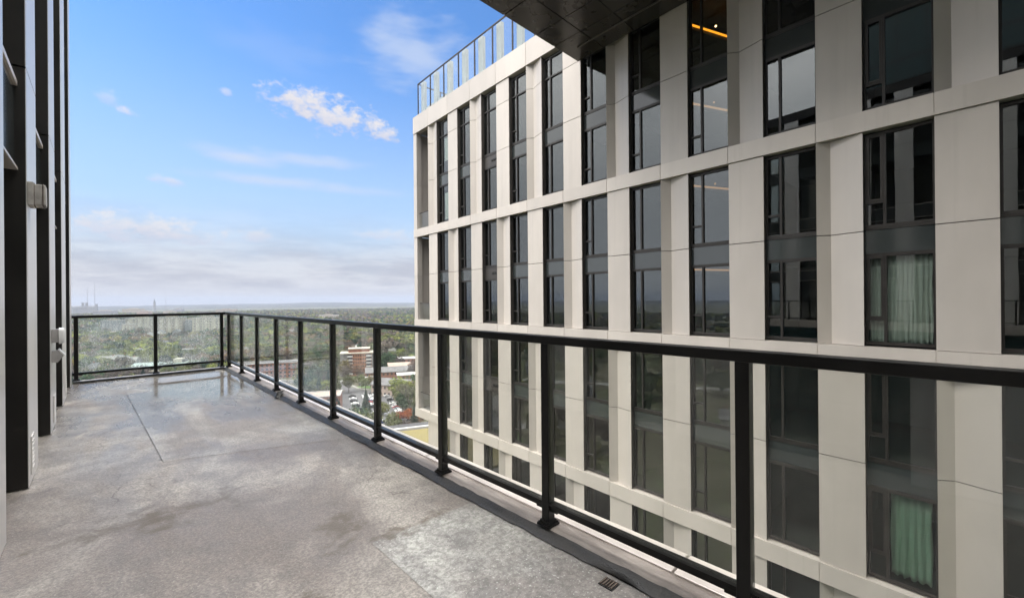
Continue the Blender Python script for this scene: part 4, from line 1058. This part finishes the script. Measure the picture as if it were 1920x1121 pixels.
def blocked(x, y):
    for (cx, cy, r) in ((153, 337, 20), (96, 379, 25), (44, 465, 31), (79, 216, 12), (156, 268, 11), (196, 331, 14), (138, 291, 8), (158, 297, 16), (134, 247, 13), (176, 312, 11), (234, 408, 31),
                        (96, 205, 14), (103, 225, 15), (110, 245, 15), (118, 262, 13), (122, 300, 7), (124, 283, 7), (110, 332, 8), (85, 365, 8), (140, 268, 12), (13, 995, 24), (106, 181, 13), (98, 176, 10), (112, 172, 12)):
        if (x - cx) ** 2 + (y - cy) ** 2 < r * r: return True
    for hx, hy in HOUSES:
        k = 1 - 9 / math.hypot(hx, hy)
        if (x - hx * k) ** 2 + (y - hy * k) ** 2 < 190: return True
    return False
def trees():
    rnd = random.Random(21)
    KIND = {}
    words = {'olive': 'olive green', 'lime': 'fresh yellow green', 'brown': 'grey brown', 'green': 'mid green', 'russet': 'russet brown', 'ochre': 'ochre yellow'}
    for k in words:
        KIND[k] = []
        for v in range(3):
            r, h = (4.6, 8.5) if v < 2 else (5.6, 9.5)
            cm = crown_mesh('crown', r, h, 3.2, 620 if k not in ('brown', 'russet') else 520, .42 if k not in ('brown', 'russet') else .34, M['leaf_' + k], 31 * v + len(k), 10)
            KIND[k].append((cm, trunk_mesh(6.5, .32, v)))
    con = [conifer_mesh('crown', 15 + 2 * v, 3.6, 700, M['leaf_dark'], v) for v in range(2)]; ct = trunk_mesh(12, .25, 9, 0)
    spots = []
    # candidates inside the view over the railings: jittered grid, nearest first
    g = 8.6
    for ix in range(-8, 60):
        for iy in range(14, 110):
            x, y = ix * g + rnd.uniform(-3.4, 3.4), iy * g + rnd.uniform(-3.4, 3.4); d = math.hypot(x, y); a = math.degrees(math.atan2(x, y))
            if a < -3 or a > 33 or d < 175 or d > 760 or blocked(x, y): continue
            if a < 17.5 and d < 395: continue            # hidden under the deck edge
            if rnd.random() < .10: continue
            spots.append((d, x, y, a))
    spots.sort()
    lone = {}
    for i, (d, x, y, a) in enumerate(spots):
        q = mnoise.noise(Vector((x * .012, y * .012, 3))) + rnd.uniform(-.35, .35)
        k = 'lime' if q > .42 else 'olive' if q > .12 else 'green' if q > -.02 else 'brown' if q > -.36 else ('russet' if rnd.random() < .55 else 'ochre')
        if rnd.random() < .09: k = 'conifer'
        if i >= 290: lone.setdefault(k, []).append((x, y)); continue
        where = 'beyond the end railing' if a < 15 else 'near the parking lot' if d < 300 else 'beyond the long railing'
        if k == 'conifer':
            t = tag(empty('evergreen_tree', (x, y, ZG), rnd.uniform(0, 6.28)), 'dark pointed evergreen in the woods ' + where, 'tree', 'dark evergreens ' + where); cmx, tm = rnd.choice(con), ct
        else:
            t = tag(empty('deciduous_tree', (x, y, ZG), rnd.uniform(0, 6.28)), words[k] + ' spring tree in the woods ' + where, 'tree', words[k] + ' trees ' + where); cmx, tm = rnd.choice(KIND[k])
        s = rnd.uniform(.78, 1.25); t.scale = (s * rnd.uniform(.9, 1.1), s, s * rnd.uniform(.85, 1.15))
        obj('trunk', tm, t); obj('crown', cmx, t)
    # particular trees by the lot
    t = tag(empty('bare_tree', (114.5, 194, ZG)), 'large leafless tree with fine spreading branches beside the tower corner', 'tree'); obj('crown', bare_mesh(21, 3, 6), t)
    t = tag(empty('bare_tree', (133, 236, ZG)), 'smaller leafless tree behind the large bare one', 'tree'); obj('crown', bare_mesh(13, 8, 5), t)
    rm = [crown_mesh('crown', 3.6, 5., .6, 500, .32, M['leaf_rust'], 5 + i, 9) for i in range(2)]
    for i, (x, y) in enumerate(((111, 190), (106.5, 190.5), (115, 186.5))):
        t = tag(empty('red_shrub', (x, y, ZG)), ['broad rust red shrub in the middle of the red clump below the bare tree', 'rust red shrub at the left end of the red clump', 'rust red shrub at the right end of the red clump'][i], 'shrub', 'rust red shrubs'); obj('crown', rm[i % 2], t); obj('trunk', trunk_mesh(2, .12, 4, 3, 1.), t)
    for i, (x, y) in enumerate(((96.5, 206), (92, 196))):
        t = tag(empty('evergreen_tree', (x, y, ZG)), ['tall dark evergreen standing in the parking lot', 'second dark evergreen at the near end of the parking lot'][i], 'tree'); obj('trunk', ct, t); obj('crown', con[i], t)
    for i, (x, y, k) in enumerate(((86, 196, 'ochre'), (82, 188, 'olive'), (100, 196, 'lime'), (129, 282, 'olive'), (134, 279, 'ochre'), (124, 214, 'green'))):
        t = tag(empty('deciduous_tree', (x, y, ZG), i), ['ochre tree between the dark brick block and the cars', 'olive tree at the foot of the dark brick block', 'small yellow green tree among the parked cars', 'olive tree on the lawn at the road bend', 'ochre tree on the lawn at the road bend', 'green tree between the bare tree and the terrace'][i], 'tree')
        cmx, tm = KIND[k][i % 3]; obj('trunk', tm, t); obj('crown', cmx, t); t.scale = (.8, .8, .8)
    # --- the rest of the woods: one mass
    pal = {k: np.array([c[0] for c in [TONES[k]]][0]) for k in TONES}
    def mass(name, pts, nleaf, leaf, seed, kind_w=None):
        rs = np.random.RandomState(seed); N = len(pts); P = np.array([(x, y) for x, y, *_ in pts])
        # template crowns
        T = []
        for v in range(6):
            q = rs.normal(size=(nleaf, 3)); q /= np.linalg.norm(q, axis=1)[:, None]; q[:, 2] = np.abs(q[:, 2]) * .95 - .12 * rs.rand(nleaf)
            q *= (.78 + .35 * rs.rand(nleaf))[:, None]
            nr = q + rs.normal(size=q.shape) * .35; nr /= np.linalg.norm(nr, axis=1)[:, None]
            x = np.cross(nr, rs.normal(size=q.shape)); x /= np.linalg.norm(x, axis=1)[:, None]; y = np.cross(nr, x); s = (leaf * (.7 + .6 * rs.rand(nleaf)))[:, None]
            T.append(np.stack([q - x * s - y * s, q + x * s - y * s, q + x * s + y * s, q - x * s + y * s], 1).reshape(-1, 3))
        T = np.array(T); V = np.empty((N, nleaf * 4, 3)); C = np.empty((N, nleaf * 4, 4)); C[..., 3] = 1
        R0 = 4.2 + 2.2 * rs.rand(N); H0 = 8.5 + 5 * rs.rand(N)
        for i in range(N):
            t = T[rs.randint(6)]; a = rs.rand() * 6.283; c, s = math.cos(a), math.sin(a)
            V[i, :, 0] = P[i, 0] + (t[:, 0] * c - t[:, 1] * s) * R0[i]; V[i, :, 1] = P[i, 1] + (t[:, 0] * s + t[:, 1] * c) * R0[i]; V[i, :, 2] = ZG + 2. + (t[:, 2] * .5 + .45) * H0[i]
            k = pts[i][2]; C[i, :, :3] = pal[k] * (.75 + .5 * rs.rand())
        n = N * nleaf; me = bpy.data.meshes.new(name); me.vertices.add(n * 4); me.loops.add(n * 4); me.polygons.add(n)
        me.vertices.foreach_set('co', V.reshape(-1)); me.loops.foreach_set('vertex_index', np.arange(n * 4, dtype=np.int32)); me.polygons.foreach_set('loop_start', np.arange(0, n * 4, 4, dtype=np.int32))
        me.update(calc_edges=True); at = me.color_attributes.new('tree_tone', 'FLOAT_COLOR', 'POINT'); at.data.foreach_set('color', C.reshape(-1)); me.materials.append(M['wood'])
        o = obj(name, me); o['kind'] = 'stuff'; return o
    def tone_at(x, y):
        q = mnoise.noise(Vector((x * .007, y * .007, 8))) + rnd.uniform(-.4, .4)
        return 'lime' if q > .45 else 'olive' if q > .15 else 'green' if q > -.02 else 'brown' if q > -.4 else rnd.choice(('russet', 'dark', 'ochre'))
    pts = [(x, y, 'dark' if k == 'conifer' else k) for k, L in lone.items() for x, y in L]
    mass('woodland', pts, 70, .26, 3)
    far = []
    for i in range(15000):
        a, d = R(rnd.uniform(-5, 36)), math.sqrt(rnd.uniform(745 ** 2, 2600 ** 2)); x, y = d * math.sin(a), d * math.cos(a)
        if mnoise.noise(Vector((x * .004, y * .004, 1))) < -.33 or blocked(x, y): continue
        far.append((x, y, tone_at(x, y)))
    mass('woodland', far, 16, .55, 5)
    west = []
    for i in range(5200):
        a, d = R(rnd.uniform(-118, -5)), math.sqrt(rnd.uniform(70 ** 2, 1500 ** 2)); x, y = d * math.sin(a), d * math.cos(a)
        if mnoise.noise(Vector((x * .008, y * .008, 1))) < -.12 or blocked(x, y): continue
        west.append((x, y, tone_at(x, y)))
    mass('woodland', west, 22, .48, 6)
trees()

# ================================================================== HAZE
hz, n = mat('thin grey air')
pv = n.new('ShaderNodeVolumePrincipled'); n.put(pv.inputs['Color'], (.37, .42, .53)); pv.inputs['Density'].default_value = HAZE; pv.inputs['Anisotropy'].default_value = .15
fin(n, None, pv.outputs[0])
hb = MB().box(-9300, 9300, -9300, 9300, ZG - 1.5, 72).build('haze', hz); hb['kind'] = 'stuff'
